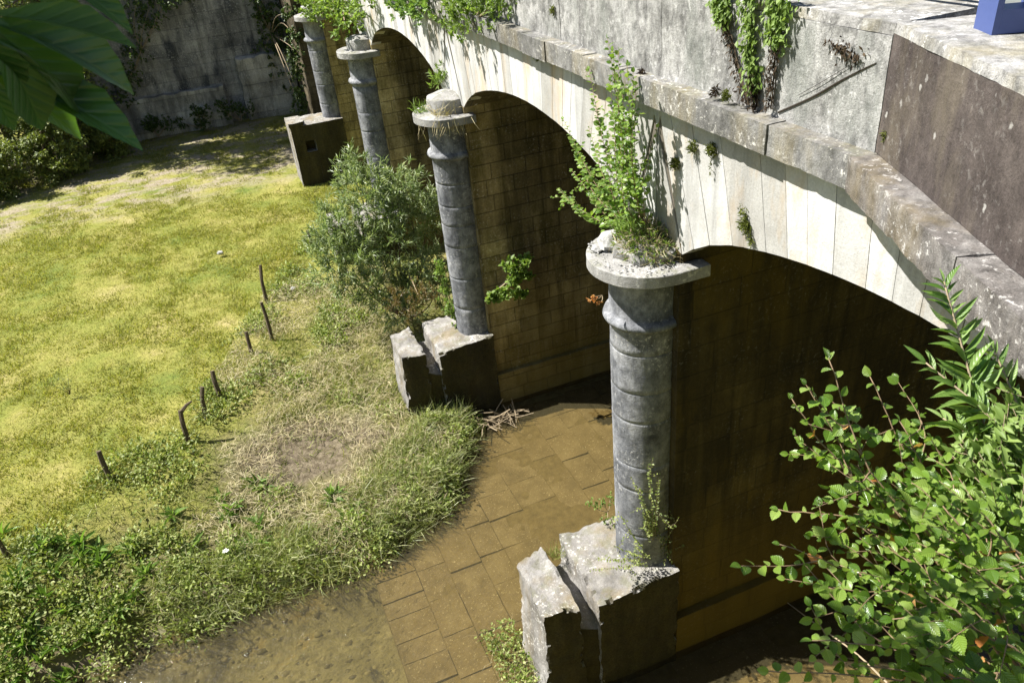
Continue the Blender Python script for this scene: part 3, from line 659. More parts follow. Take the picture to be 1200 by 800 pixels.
# far retaining wall
fw = empty('retaining_wall', (0, 46.3, 1.3))
tag(fw, 'tall grey weathered stone wall standing at the far end of the meadow', 'wall')
g = Geo(); hexa(g, [(-7.5, 46.2, -.2), (5.1, 46.2, -.2), (5.1, 47.8, -.2), (-7.5, 47.8, -.2), (-7.5, 46.45, 9.2), (5.1, 46.45, 9.2), (5.1, 47.8, 9.2), (-7.5, 47.8, 9.2)], seg=0.3, amp=0.09, freq=1.1)
g.build('wall_face', M['farwall'], fw)
g = Geo(); box(g, -6.5, 1.2, 45.85, 46.5, -.2, 3.2, seg=0.22, amp=0.07, edge=0.08, freq=1.6); g.build('plinth', M['paleplinth'], fw); g = Geo(); box(g, 2.1, 5.0, 45.75, 46.5, -.2, 4.4, seg=0.22, amp=0.07, edge=0.1, freq=1.6)
g.build('plinth', M['paleplinth'], fw)

# ------------------------------------------------------------------ small things
# rubble on the nearest capital
y0 = PY[0]
for i, (px, py, r, lab) in enumerate([(716, 283, .17, 'largest pale rubble stone lying on the nearest column capital'), (700, 291, .07, 'small pale stone at the left rim of the nearest capital')]):
    c = onZ(px, py, 7.66+r*.5); g = Geo(); rock(g, c, r, (1.15, .95, .75), .4, 3.3+i)
    tag(g.build('rubble_stone', M['rubble']), lab, 'stone', 'loose stones on the nearest capital')
g = Geo()
for i in range(110):
    a = U(1.6, 4.7); rr = U(.5, .78); r = U(.006, .02); rock(g, (PX+rr*math.cos(a), y0+rr*math.sin(a), 7.665+r*.4), r, (1, 1, .7), .4, i*.7, 3)
stuff(g.build('gravel', M['rubble']), 'loose crumbled gravel scattered on the nearest capital', 'gravel')
for i, (px, py, z, r, lab) in enumerate([(258, 296, 1.3, .12, 'small pale stone lying in the meadow grass'), (344, 338, 1.25, .10, 'little white stone by the fence posts on the bank')]):
    c = onZ(px, py, z); g = Geo(); rock(g, c, r, (.9, .8, .6), .35, 9+i)
    tag(g.build('field_stone', M['rubble']), lab, 'stone')

# fence posts
posts = [((365, 290), (361, 274), 'short fence post stub beside the willow bush'), ((313, 355), (310, 312), 'straight tall fence post, farthest of the clear row'),
         ((319, 400), (307, 356), 'fence post leaning left just below the straight tall one'), ((295, 415), (290, 389), 'slim fence post standing alone on bare earth'),
         ((261, 468), (248, 436), 'fence post leaning left behind the twin posts'), ((241, 487), (245, 453), 'dark upright fence post of the close pair'),
         ((221, 518), (215, 480), 'fence post with a broken slanting top beside a sapling'), ((133, 563), (115, 530), 'strongly leaning fence post alone on the meadow edge'),
         ((10, 655), (-4, 630), 'fence post cut off by the left picture edge')]
for i, (b, tp, lab) in enumerate(posts):
    q = onZ(b[0], b[1], 1.2); zg = float(ground_h(q[0], q[1])); q = onZ(b[0], b[1], zg)
    tt = ray(*tp); # top: same depth plane as the base
    dd = (MC @ (q-CAM))[2]; tt = CAM + MC.T @ (np.array([tp[0]-600, tp[1]-400, F])/F*dd)
    up = tt-q; hgt = max(0.6, np.linalg.norm(up)*1.02)
    lean = np.array([up[0], up[1]]); lean = lean/(np.linalg.norm(lean)+1e-6)*min(0.3, np.linalg.norm(lean)*.5)
    top = q+np.array([lean[0], lean[1], hgt])
    pts = curve([q-[0, 0, .25], (q+top)/2+rnd(1)[0]*.02, top], 6); g = Geo()
    tube(g, pts, np.linspace(.062, .048, len(pts))*U(.85, 1.15), 7)
    if i == 6: tube(g, [top-[0, 0, .06], top+[.16, .05, .06], top+[.3, .1, .1]], [.05, .04, .02], 6)
    tag(g.build('fence_post', M['post']), lab, 'fence post', 'old fence posts along the meadow edge')

# ------------------------------------------------------------------ plants
def sprig(gs, gl, pts, r0, L, W, kind, step, start=0.25, mi=0, up=0.6, spread=0.9, jit=0.35, smi=0, face=None, tipscale=.7):
    """stem with alternate leaves along a curve"""
    pts = np.asarray(pts, float); n = len(pts); tube(gs, pts, np.linspace(r0, r0*.3, n), 5, smi)
    seg = np.linalg.norm(np.diff(pts, axis=0), axis=1); s = np.concatenate([[0], np.cumsum(seg)]); tot = s[-1]
    d = np.arange(tot*start, tot, step); 
    if len(d) == 0: d = np.array([tot*.9])
    d = np.append(d, tot*.999)
    P = np.stack([np.interp(d, s, pts[:, c]) for c in range(3)], 1)
    T = unit(np.stack([np.interp(d+.01, s, pts[:, c])-np.interp(d-.01, s, pts[:, c]) for c in range(3)], 1))
    N = len(P); upv = np.array([0, 0, 1.0]) if face is None else face
    S = unit(np.cross(T, upv)); sg = np.where(np.arange(N) % 2, 1, -1)[:, None]
    az = U(-.5, .5, N)[:, None]
    D = unit(T*(1-spread*.6)+S*sg*spread+upv*az*.6+rnd(N, jit*.4)); D[-1] = T[-1]
    nr = unit(upv*up+np.array([-.3, -.2, .45])+rnd(N, jit))
    sc = U(.5, 1.18, N)*np.interp(d/tot, [0, .6, 1], [1, 1, tipscale])
    leaves(gl, P, D, nr, L*sc, W*sc*U(.85, 1.1, N), kind, mi)

def plant(name, label, cat, base, group=None):
    return tag(empty(name, tuple(base)), label, cat, group)

# -- big alder bush, right foreground
root = np.array([3.55, 0.55, 0]); root[2] = float(ground_h(root[0], root[1]))
al = plant('alder_bush', 'leafy alder bush with rounded glossy leaves filling the lower right foreground', 'bush', root)
gs, gl = Geo(), Geo()
hub = at(1290, 930, 3.6)
main = [[root-[0, 0, .2], (root+hub)/2+[.1, .1, 0], hub]]
tube(gs, curve(main[0], 8), np.linspace(.05, .03, 15) if False else .035, 7)
tips = [((1120, 660), (1020, 560), (968, 424), 3.0), ((1080, 640), (975, 545), (916, 468), 3.0), ((1130, 690), (1020, 610), (912, 590), 3.1), ((1140, 720), (1035, 690), (910, 648), 3.0),
        ((1130, 640), (1075, 550), (1028, 446), 3.2), ((1180, 660), (1130, 570), (1085, 505), 3.2), ((1190, 800), (1090, 770), (947, 752), 2.75), ((1190, 830), (1080, 800), (905, 790), 2.8),
        ((1180, 760), (1090, 670), (1010, 610), 3.0), ((1190, 720), (1140, 640), (1060, 560), 3.1), ((1200, 720), (1170, 660), (1110, 600), 3.2), ((1170, 740), (1080, 700), (990, 660), 2.9),
        ((1200, 770), (1120, 720), (1030, 715), 2.8), ((1220, 720), (1190, 680), (1150, 640), 3.0), ((1210, 740), (1150, 660), (1105, 600), 2.9), ((1210, 780), (1150, 740), (1085, 690), 2.7),
        ((1200, 800), (1130, 770), (1060, 735), 2.7), ((1215, 700), (1190, 640), (1150, 590), 2.8), ((1215, 820), (1150, 790), (1100, 780), 2.6), ((1150, 690), (1060, 620), (985, 500), 3.2), ((1170, 680), (1110, 610), (1050, 500), 3.2), ((1160, 740), (1070, 720), (960, 690), 2.9), ((1170, 800), (1120, 790), (1010, 775), 2.8)]
stems = []
for (a, b, c, d) in tips:
    p = curve([hub+rnd(1)[0]*.04, at(*a, d+.25), at(*b, d+.08), at(*c, d)], 8)
    p = p+np.cumsum(rnd(len(p), .004), 0); stems.append(p)
    sprig(gs, gl, p,   .006, .062, .044, 'ovate', .033, .38, smi=0, jit=.6)
    for j in range(5):
        f = int(len(p)*U(.45, .85)); dr = unit(p[min(f+2, len(p)-1)]-p[f]); sd = unit(np.cross(dr, [0, 0, 1]))*(1 if j % 2 else -1)
        q = curve([p[f], p[f]+(dr*.6+sd*.6)*.12+rnd(1)[0]*.03, p[f]+(dr*.9+sd*.8)*U(.16, .3)+rnd(1)[0]*.05], 5)
        sprig(gs, gl, q, .003, .056, .040, 'ovate', .030, .15, jit=.6)
for i in range(42):   # inner mass
    px, py = U(1060, 1215), U(555, 720); d = U(2.8, 3.8)
    c = at(px, py, d); a = at(px+U(60, 130), py+U(60, 130), d+.2)
    sprig(gs, gl, curve([a, (a+c)/2+rnd(1)[0]*.05, c], 5), .003, .056, .040, 'ovate', .032, .1, jit=.65)
for i in range(26):
    p = stems[i % len(stems)]; q = p[int(len(p)*U(.5, .9))]
    leaves(gl, [q], unit(rnd(1)), unit(rnd(1)+[0, 0, 1]), .055, .038, 'ovate', 1)
gs.build('stem', M['reddish'], al, True); gl.build('foliage', [M['alder'], M['orange']], al, True)

# -- willow shoot at the right edge
b0 = np.array([3.75, 1.35, 0]); b0[2] = float(ground_h(b0[0], b0[1]))
wl = plant('willow_shoot', 'tall shoot with long narrow pointed leaves against the right end of the arch', 'plant', b0)
gs, gl = Geo(), Geo(); hub2 = at(1250, 700, 3.7)
tube(gs, curve([b0-[0, 0, .2], (b0+hub2)/2, hub2], 8), .022, 6)
for a, b, c, d in [((1175, 570), (1148, 480), (1106, 330), 3.4), ((1200, 560), (1160, 490), (1085, 425), 3.3), ((1215, 540), (1190, 470), (1165, 410), 3.6), ((1220, 600), (1180, 540), (1105, 490), 3.4)]:
    p = curve([hub2, at(*a, d+.15), at(*b, d), at(*c, d)], 9)
    sprig(gs, gl, p, .010, .160, .032, 'lance', .0125, .5, spread=.75, jit=.35, up=.4, tipscale=.6)
gs.build('stem', M['twig'], wl, True); gl.build('foliage', M['willow'], wl, True)

# -- pale soft shrub at right edge
b1 = np.array([4.3, 1.6, 0]); b1[2] = float(ground_h(b1[0], b1[1]))
sf = plant('leafy_shrub', 'pale yellow green shrub packed between the willow shoot and the alder', 'bush', b1)
gs, gl = Geo(), Geo(); hub3 = at(1245, 700, 3.8); tube(gs, curve([b1-[0, 0, .2], hub3], 5), .025, 6)
for i in range(75):
    px, py = U(1115, 1225), U(450, 610); py = max(py, 640-1.9*(px-1060)); d = U(3.0, 3.5); c = at(px, py, d)
    p = curve([hub3, (hub3+c)/2+rnd(1)[0]*.08, c], 6); sprig(gs, gl, p, .004, .085, .034, 'lance', .028, .55, jit=.6)
gs.build('stem', M['twig'], sf, True); gl.build('foliage', M['soft'], sf, True)

# -- overhanging tree, top left foreground
tb = np.array([-3.2, -1.0, 0]); tb[2] = float(ground_h(tb[0], tb[1]))
ot = plant('overhanging_tree', 'large dark drooping tree leaves hanging into the upper left corner', 'tree', tb)
gs, gl = Geo(), Geo()
top = tb+np.array([.2, .3, 0]); top[2] = 15.2
tube(gs, curve([tb-[0, 0, .3], tb+[.1, .1, 3], top], 8), .16, 10)
bh = at(-150, -10, 1.45); br = curve([top-[0, 0, 1.0], (top+bh)/2+[0, 0, .2], bh], 8); tube(gs, br, np.linspace(.07, .012, len(br)), 7)
big = [((-15, 20), (168, 92), 1.35, .36), ((-15, 15), (150, 34), 1.37, .30), ((-15, 25), (118, 128), 1.36, .40), ((-15, 28), (60, 152), 1.35, .42), ((20, -60), (156, 22), 1.5, .30), ((20, -60), (98, 48), 1.5, .36),
       ((-30, 70), (166, 154), 1.46, .30), ((-30, 75), (100, 150), 1.45, .36), ((-30, 75), (18, 150), 1.42, .42), ((-60, 30), (30, 90), 1.3, .45)]
for (a, b, d, wr) in big:
    A = at(*a, d); B = at(*b, d+U(-.05, .12)); D = B-A; L = np.linalg.norm(D)
    tube(gs, curve([bh, (bh+A)/2, A], 4), .004, 5)
    view = unit(CAM-(A+B)/2); nr = unit(view*.7+np.array([0, 0, .8])+rnd(1)[0]*.15)
    leaves(gl, [A], D[None], nr[None], L*1.04, L*wr, 'big')
# unseen crown added above, on the sun side, to shade those leaves
cen = np.array([-.85, 1.78, 13.2])
for i in range(26):
    c = cen+np.clip(rnd(1)[0], -1.4, 1.4)*np.array([.33, .33, .25]); q = curve([top, (top+c)/2+[0, 0, .2], c], 5); tube(gs, q, np.linspace(.02, .004, len(q)), 5)
    m = 16; P = c+rnd(m, .22); leaves(gl, P, unit(rnd(m)+[0, 0, -.4]), unit(rnd(m, .5)+[0, 0, 1]), U(.2, .3, m), U(.08, .11, m), 'big')
gs.build('branch', M['bark'], ot, True); gl.build('foliage', M['deep'], ot, True)

# -- shrubs made of clumped branchlets
def clump_shrub(gs, gl, base, centres, radii, n_br, leaf, mi=0, droop=0.0, per=14):
    L, W, kind = leaf
    for c, r in zip(centres, radii):
        c = np.asarray(c, float)
        tube(gs, curve([base, (base+c)/2+rnd(1)[0]*.08*np.linalg.norm(c-base), c], 6), np.linspace(.03, .01, 6) if np.linalg.norm(c-base) > .8 else .006, 5)
        tip = c+sphere_pts(n_br, r, .45)
        for q in tip:
            d = unit(q-c+np.array([0, 0, .35-droop])); ln = U(.25, .5)*np.mean(r)
            P0 = q-d*ln*.5; s = U(0, 1, per)[:, None]; P = P0+d*ln*s+rnd(per, .03*np.mean(r))
            leaves(gl, P, unit(d*.7+rnd(per, .55)), unit(rnd(per, .5)+[-.3, .1, 1]), U(.7, 1.15, per)*L, U(.8, 1.1, per)*W, kind, mi)
# willow bush in front of the second pier
wb = np.array([3.9, 20.6, 0]); wb[2] = float(ground_h(wb[0], wb[1]))
ob = plant('willow_bush', 'silvery green willow bush growing between the bridge columns on the bank', 'bush', wb)
gs, gl = Geo(), Geo(); cs = []; rs = []
for px, py, dY in [(395, 255, 0), (430, 225, 0), (465, 215, 0), (500, 250, .3), (420, 290, -.6), (460, 280, -.6), (500, 300, -.3), (385, 285, -.6), (440, 330, -1.2), (485, 330, -1.0), (455, 250, -.3), (510, 330, -.3), (400, 315, -1), (480, 240, 0), (415, 205, .8), (470, 360, -1.3)]:
    cs.append(onY(px, py, 21.0+dY)); rs.append(U(.55, .8))
clump_shrub(gs, gl, wb, cs, [r_*1.12 for r_ in rs], 58, (.23, .036, 'diamond'), per=16)
gs.build('stem', M['bark'], ob, True); gl.build('foliage', M['silver'], ob)
# brown dry patch below it
db = onZ(470, 352, 1.0)
od = plant('dry_shrub', 'rusty brown dried shrub under the willow bush beside the broken cutwater', 'bush', db); gs, gl = Geo(), Geo()
clump_shrub(gs, gl, db, [onY(px, py, 18.3) for px, py in [(465, 350), (490, 345), (480, 365), (505, 350)]], [.4]*4, 30, (.09, .02, 'diamond'), per=12)
gs.build('stem', M['twig'], od); gl.build('foliage', leafmat('rusty_leaf', [(.10, .065, .02), (.17, .11, .035), (.12, .12, .03)], .25), od)
def small_plant(name, label, base, centres, radii, n, leaf, mat, per=10, smat='twig', cat='plant', group=None, droop=0.0):
    base = np.asarray(base, float); o = plant(name, label, cat, base, group); gs, gl = Geo(), Geo()
    clump_shrub(gs, gl, base, centres, radii, n, leaf, per=per, droop=droop)
    gs.build('stem', M[smat], o, True); gl.build('foliage', mat if not isinstance(mat, str) else M[mat], o); return o
y1 = PY[1]
small_plant('fig_sapling', 'bright green sapling sprouting from the shaded side of the second column pier', onY(575, 345, y1-.6), [onY(a, b, y1-1.25+U(-.12, .12)) for a, b in [(600, 312), (615, 322), (590, 345), (608, 345), (600, 330), (580, 350), (612, 308)]], [.2]*7, 15, (.13, .10, 'ovate'), 'soft', 6)
small_plant('young_shrub', 'light green shrub tucked behind the left of the second column base', onZ(525, 372, 2.0), [onY(a, b, y1+.3) for a, b in [(522, 345), (520, 330), (528, 362), (515, 318), (535, 372)]], [.25]*5, 18, (.09, .06, 'diamond'), 'soft', 8)
# plants at the nearest column foot
cb = onZ(765, 655, 2.1)
o = plant('birch_seedling', 'wispy small leaved shrub growing at the foot of the nearest column', 'plant', cb); gs, gl = Geo(), Geo()
for tip in [(760, 545), (772, 560), (740, 560), (755, 590), (780, 600), (795, 607), (822, 603), (830, 640), (800, 640), (770, 620), (725, 600), (700, 655), (690, 668), (745, 640), (750, 575), (720, 640), (735, 655), (770, 585)]:
    e = onY(*tip, y0-.55+U(-.15, .1)); p = curve([cb+rnd(1)[0]*.03, (cb+e)/2+[0, -.05, .05]+rnd(1)[0]*.05, e], 6)
    sprig(gs, gl, p, .005, .06, .04, 'diamond', .032, .3, jit=.6)
    for j in range(4):
        f = int(U(.4, .95)*len(p)); e2 = p[f]+rnd(1)[0]*.13; sprig(gs, gl, curve([p[f], e2], 4), .002, .05, .036, 'diamond', .03, .2, jit=.7)
gs.build('stem', M['twig'], o, True); gl.build('foliage', M['bushleaf'], o)
small_plant('seedling', 'small green weed at the left of the nearest column foot', onZ(712, 600, 2.1), [onZ(a, b, 2.25) for a, b in [(705, 592), (715, 585), (695, 590), (712, 608)]], [.13]*4, 9, (.055, .03, 'diamond'), 'soft', 7)

def blades(g, c, n, h, spread, wd=.008, lean=.5, mi=0):
    c = np.broadcast_to(np.asarray(c, float), (n, 3)) if np.ndim(c) == 1 else c; n = len(c)
    P = c+np.stack([U(-spread, spread, n), U(-spread, spread, n), np.zeros(n)], 1)
    leaves(g, P, unit(rnd(n)*[lean, lean, .1]+[0, 0, 1]), unit(rnd(n)*[1, 1, .2]), U(.5, 1.1, n)*h, wd*U(.7, 1.3, n), 'blade', mi)
def tuft(name, label, base, n, h, spread, mat, group=None, wd=.008, lean=.5):
    g = Geo(); blades(g, np.asarray(base, float), n, h, spread, wd, lean)
    return tag(g.build(name, mat if isinstance(mat, list) else M[mat]), label, 'plant', group)
tuft('grass_tuft', 'grass tuft growing in the crack behind the near cutwater nose', onZ(652, 650, 1.9), 90, .3, .12, 'bankgrass')
# vegetation on the nearest capital
cb = np.array([PX+.05, y0-.05, 7.85])
o = plant('young_alder', 'young alder with upright leafy shoots growing on the nearest column capital', 'plant', cb); gs, gl = Geo(), Geo()
for tip in [(712, 45), (735, 75), (690, 82), (745, 100), (725, 60), (720, 130), (660, 140), (672, 165), (655, 222), (670, 200), (690, 230), (700, 170), (735, 150), (680, 185), (730, 170), (755, 175), (695, 120), (740, 200), (705, 215), (665, 235), (715, 95), (690, 150), (770, 150), (718, 60), (742, 85), (728, 100), (740, 140), (720, 170), (710, 190)]:
    e = onX(*tip, PX-.1+U(-.25, .1)); p = curve([cb+rnd(1)[0]*.05, (cb*.55+e*.45)+[-.15, -.05, 0]+rnd(1)[0]*.06, e], 8)
    sprig(gs, gl, p, .007, .095, .072, 'ovate', .042, .3, jit=.5)
    for j in range(3):
        f = int(U(.45, .9)*len(p)); sprig(gs, gl, curve([p[f], p[f]+rnd(1)[0]*.1+[-.04, 0, .03]], 4), .003, .085, .064, 'ovate', .036, .2, jit=.5)
gs.build('stem', M['reddish'], o, True); gl.build('foliage', M['alder'], o, True)
g = Geo()
cc = np.array([PX+.02, y0-.05, 7.68]); n = 2400
dd = unit(rnd(n)); dd[:, 2] = abs(dd[:, 2]); P = cc+dd*np.array([.44, .52, .40])*(U(.35, 1.0, n)**.5)[:, None]
leaves(g, P[:1500], unit(dd[:1500]*.6+rnd(1500, .7)), unit(rnd(1500)), U(.06, .2, 1500), U(.005, .012, 1500), 'blade', 1)
k = dd[1500:, 1]+.4*dd[1500:, 0] < .35
leaves(g, P[1500:][k], unit(dd[1500:][k]*.7+rnd(int(k.sum()), .6)+[-.1, 0, .3]), unit(rnd(int(k.sum()))+[0, 0, .6]), U(.05, .13, int(k.sum())), U(.018, .038, int(k.sum())), 'diamond', 0)
tag(g.build('grass_mound', [M['soft'], M['straw']]), 'mound of green weeds and dry straw heaped on the nearest capital', 'plant')
g = Geo(); gq = onZ(736, 262, 8.1); P = gq+np.clip(rnd(260), -1.3, 1.3)*[.13, .13, .07]
leaves(g, P, unit(rnd(260)+[-.2, 0, .6]), unit(rnd(260)), U(.05, .14, 260), U(.012, .03, 260), 'diamond')
tag(g.build('fern_tuft', M['soft']), 'bright yellow green ferny tuft below the young alder on the capital', 'plant')
# dry grasses on the second capital
g = Geo(); c2 = np.array([PX-.2, y1-.35, 7.66]); blades(g, c2, 60, .55, .25, .014, 1.4, 0); blades(g, np.array([PX-.55, y1+.2, 7.66]), 50, .35, .15, .014, .9, 1)
n = 40; P = np.array([PX-.2, y1-.7, 7.6])+rnd(n)*[.3, .08, .03]; leaves(g, P, unit(rnd(n, .35)+[-.2, -.3, -1]), rnd(n), U(.25, .5, n), .012, 'blade', 0)
tag(g.build('dry_grass', [M['straw'], M['soft']]), 'dry straw and green grass hanging over the second column capital', 'plant')
# bushes on the string course and parapet ledge
small_plant('ledge_shrub', 'bright yellow green shrub growing on the string course near the top edge', onX(556, 24, 4.98), [onX(a, b, 4.95) for a, b in [(540, 8), (560, 18), (575, 8), (550, -8), (530, 22), (565, -5), (585, -6), (545, 28)]], [.36]*8, 26, (.12, .045, 'diamond'), 'soft', 12)
small_plant('ivy_clump', 'darker leafy clump on the string course left of the bright ledge shrub', onX(482, 6, 4.98), [onX(a, b, 4.9) for a, b in [(478, -4), (492, 2), (500, 6), (470, 4), (485, 12), (505, -8)]], [.36]*6, 24, (.13, .08, 'diamond'), 'willow', 9)
small_plant('creeper', 'trailing leafy creeper hanging over the farthest column capitals', onX(400, -4, 4.98), [onX(a, b, 4.6) for a, b in [(400, 8), (412, 20), (385, 6), (418, 0), (405, 30), (362, 2), (370, 10), (366, 6), (375, 20), (395, -4)]], [.5]*10, 24, (.16, .09, 'diamond'), 'soft', 9)
small_plant('wall_fern', 'small green fern at the spring of the second arch above the capital', onX(515, 92, 5.08), [onX(a, b, 5.0) for a, b in [(516, 88), (512, 95)]], [.22]*2, 14, (.16, .03, 'diamond'), 'soft', 9)
# red-tinted sprig under the near capital
small_plant('red_seedling', 'tiny reddish seedling under the left rim of the nearest capital', onY(706, 346, y0-.1), [onY(a, b, y0-.2) for a, b in [(697, 348), (702, 356), (692, 352)]], [.05]*3, 6, (.035, .025, 'diamond'), 'orange', 5)
# moss and weeds on the face
for px, py, X_, r, n, lab in [(812, 172, 5.06, .07, 160, 'round moss tuft on the pale face under the string course, left of its twin'), (834, 176, 5.06, .08, 200, 'moss tuft trailing a dark streak, right of its twin on the pale face'),
                              (791, 192, 5.06, .09, 240, 'largest moss tuft beside the shadow of the young alder'), (872, 264, 5.06, .07, 150, 'dark moss clump in a joint at the arch edge right of the capital'),
                              (1041, 160, 5.12, .05, 130, 'little green moss tuft in the corner where the brown wall begins'), (838, 108, 5.02, .06, 120, 'brown dried weed on the string course left of the vines'), (852, 112, 5.02, .06, 120, 'small green weed on the string course beside the dried one'),
                              (752, 86, 5.05, .07, 130, 'dry brown moss on the string course behind the young alder'), (648, 12, 5.13, .07, 120, 'moss patch hanging on the parapet joint at the top'), (630, 66, 5.03, .07, 100, 'moss in the string course joint at the upper middle')]:
    c = onX(px, py, X_); g = Geo(); P = c+np.clip(rnd(n), -1.3, 1.3)*[r*.35, r*.5, r*.5]
    leaves(g, P, unit(rnd(n)+[-.7, 0, .1]), unit(rnd(n)), U(.03, .07, n), U(.008, .018, n), 'diamond')
    if py == 264:
        f = U(0, 1, 260)[:, None]; P = onX(869, 243, 5.06)*(1-f)+onX(881, 288, 5.06)*f+np.clip(rnd(260), -1.2, 1.2)*[.02, .03, .03]; leaves(g, P, unit(rnd(260)+[-.5, 0, -.3]), rnd(260), .045, .014, 'diamond')
    if py == 176: 
        P = c+np.stack([np.zeros(50), U(-.02, .02, 50), -U(0, .28, 50)], 1); leaves(g, P, unit(rnd(50)+[-.5, 0, -1]), rnd(50), .035, .012, 'diamond')
    tag(g.build('moss_tuft', M['dead'] if px in (838, 752) else M['moss']), lab, 'moss', 'moss tufts on the bridge face')
# hanging vines on the parapet
for i, (path, gr, lab) in enumerate([([(842, -40), (846, 0), (850, 25), (860, 60), (875, 122)], .5, 'left hanging vine, short green leaves above bare dark stems'), ([(880, -40), (879, 0), (880, 50), (884, 90), (887, 125)], .85, 'middle hanging vine, green almost to the string course'), ([(916, -40), (914, 0), (911, 40), (907, 80), (903, 128)], .58, 'right hanging vine, widest green top over withered brown stems')]):
    o = plant('hanging_vine', lab, 'vine', onX(*path[-1], 5.11), 'hanging vines on the parapet'); gs, gl, gd = Geo(), Geo(), Geo()
    base = np.array([onX(a, b, 5.11) for a, b in path])
    for j in range(5):
        q = curve(base+rnd(1)[0]*[.01, .03, .0], 7); tube(gs, q+rnd(len(q), .004), .004, 4)
    cp = curve(base, 20); tt = np.linspace(0, 1, len(cp))
    for nn, geo, lo_, hi_, wdt in ((620, gl, 0, gr, .085), (260, gd, gr-.12, 1, .06)):
        f = U(lo_, hi_, nn); P = np.stack([np.interp(f, tt, cp[:, c]) for c in range(3)], 1)+np.stack([-abs(rng.normal(size=nn))*.035, rng.normal(size=nn)*wdt*(.55 if geo is gd else 1)*(1.25 if i == 2 else .9)*np.interp(f, [0, .4, 1], [1, .8, .5]), rng.normal(size=nn)*.03], 1)
        leaves(geo, P, unit(rnd(nn, .5)+[-.25, 0, -.9]), unit(rnd(nn, .4)+[-1, .1, .5]), U(.045, .085, nn)*(1 if geo is gl else .8), U(.025, .05, nn)*(1 if geo is gl else .5), 'diamond')
    gs.build('stem', M['bark'], o); gl.build('foliage', M['soft'], o); gd.build('withered_leaves', M['dead'], o)
# bare withered vine right of the vines
vb = onX(915, 128, 5.10); o = plant('withered_vine', 'bare dark vine stem slanting up the parapet to a clump of black withered leaves', 'vine', vb); gs, gd = Geo(), Geo()
tube(gs, curve([onX(a, b, 5.14) for a, b in [(912, 132), (950, 115), (985, 95), (1010, 82), (1027, 74)]], 6), [.011, .009, .005], 5)
tube(gs, curve([onX(a, b, 5.13) for a, b in [(935, 112), (960, 98), (985, 83), (1003, 72)]], 6), .003, 4)
for a, b in [((1012, 80), (1013, 74)), ((1003, 72), (985, 62)), ((985, 62), (972, 48))]:
    tube(gs, curve([onX(*a, 5.12), onX(*b, 5.12)], 4), .004, 4)
n = 110; f = U(0, 1, n); cen_ = np.array([onX(a, b, 5.115) for a, b in [(973, 50), (985, 58), (997, 63), (1006, 64)]])
P = np.stack([np.interp(f, np.linspace(0, 1, 4), cen_[:, c]) for c in range(3)], 1)+rnd(n)*[.01, .045, .035]
leaves(gd, P, unit(rnd(n, .5)+[-.1, 0, -1]), unit(rnd(n, .4)+[-1, 0, .2]), U(.03, .07, n), U(.012, .025, n), 'diamond')
gs.build('stem', M['blackstem'], o); gd.build('withered_leaves', M['dead'], o)

# weeds at the foot of the near cutwater, driftwood, fallen branch
n = 1500; g = Geo(); P = np.stack([U(2.05, 2.75, n), U(7.3, 9.5, n), U(-.05, .35, n)**1.0], 1); P[:, 0] += .1*np.sin(P[:, 1]*3)
leaves(g, P, unit(rnd(n)+[-.5, 0, .5]), unit(rnd(n, .5)+[0, 0, 1]), U(.05, .10, n), U(.03, .05, n), 'diamond'); blades(g, np.stack([U(2.1, 2.7, 160), U(7.5, 9.4, 160), np.zeros(160)], 1), 160, .5, .05, .01, .6, 1)
tag(g.build('waterside_weed', [M['weed'], M['straw']]), 'light green weeds growing in the water along the near cutwater nose', 'plant')
for name, lab, a, b in (('driftwood', 'tangle of grey driftwood twigs caught in the shade at the second pier foot', onZ(590, 492, .05), 'driftwood'),):
    g = Geo()
    for i in range(46):
        c = a+rnd(1)[0]*[.32, .12, .05]+[0, 0, .08]; d = unit(rnd(1)*[1, .5, .35])[0]*U(.12, .4); tube(g, [c-d, c+rnd(1)[0]*.03, c+d], U(.006, .016), 5)
    tag(g.build(name, M['twig']), lab, b)
g = Geo(); A = onZ(922, 705, 1.6); B = at(1005, 765, 7.5); tube(g, curve([onZ(922, 705, .02), onZ(955, 730, .45), onZ(1003, 765, .8), onZ(1040, 800, 1.0)], 8), np.linspace(.010, .018, 25), 6)
tag(g.build('fallen_branch', M['twig']), 'long bare branch lying across the dark water under the arch', 'branch')

# ------------------------------------------------------------------ meadow grass, bank growth (stuff)
def scatter(n, x0, x1, y0_, y1_, cond):
    x = U(x0, x1, n); y = U(y0_, y1_, n); k = cond(x, y); x, y = x[k], y[k]; return x, y, ground_h(x, y, False)
yw_ = lambda x: np.interp(x, WX, WY)
yf_ = lambda x: np.interp(x, FX, FY)
x, y, z = scatter(42000, -16, 5.2, 12, 46, lambda x, y: (y > yf_(x)-1.0*rng.uniform(0, 1, len(x))))
d = vnoise(x, y, .35); d2 = vnoise(x, y, 1.1); bare = (y > 33.5+d*2) & (d2 > -.15)
keep = ~bare | (U(0, 1, len(x)) < .15); x, y, d, d2 = x[keep], y[keep], d[keep], d2[keep]
per = 11; tall = U(.6, 1.15, len(x))*(1+.9*np.clip(d2, 0, 1)+.8*np.clip(-d, 0, 1)); sp = U(.05, .16, len(x))
x, y, tall, sp = [np.repeat(q, per) for q in (x, y, tall, sp)]; n = len(x)
ox, oy = rng.normal(size=n)*sp, rng.normal(size=n)*sp; x = x+ox; y = y+oy; z = ground_h(x, y, False); n = len(x)
g = Geo(); hgt = U(.06, .13, n)*tall
leaves(g, np.stack([x, y, z-.01], 1), unit(rnd(n)*[.5, .5, .1]+np.stack([ox*3, oy*3, np.full(n, .8)], 1)), unit(rnd(n)*[1, 1, .3]), hgt, U(.014, .030, n), 'tri')
stuff(g.build('meadow_grass', M['grass']), 'short yellow green meadow grass covering the far bank', 'grass')
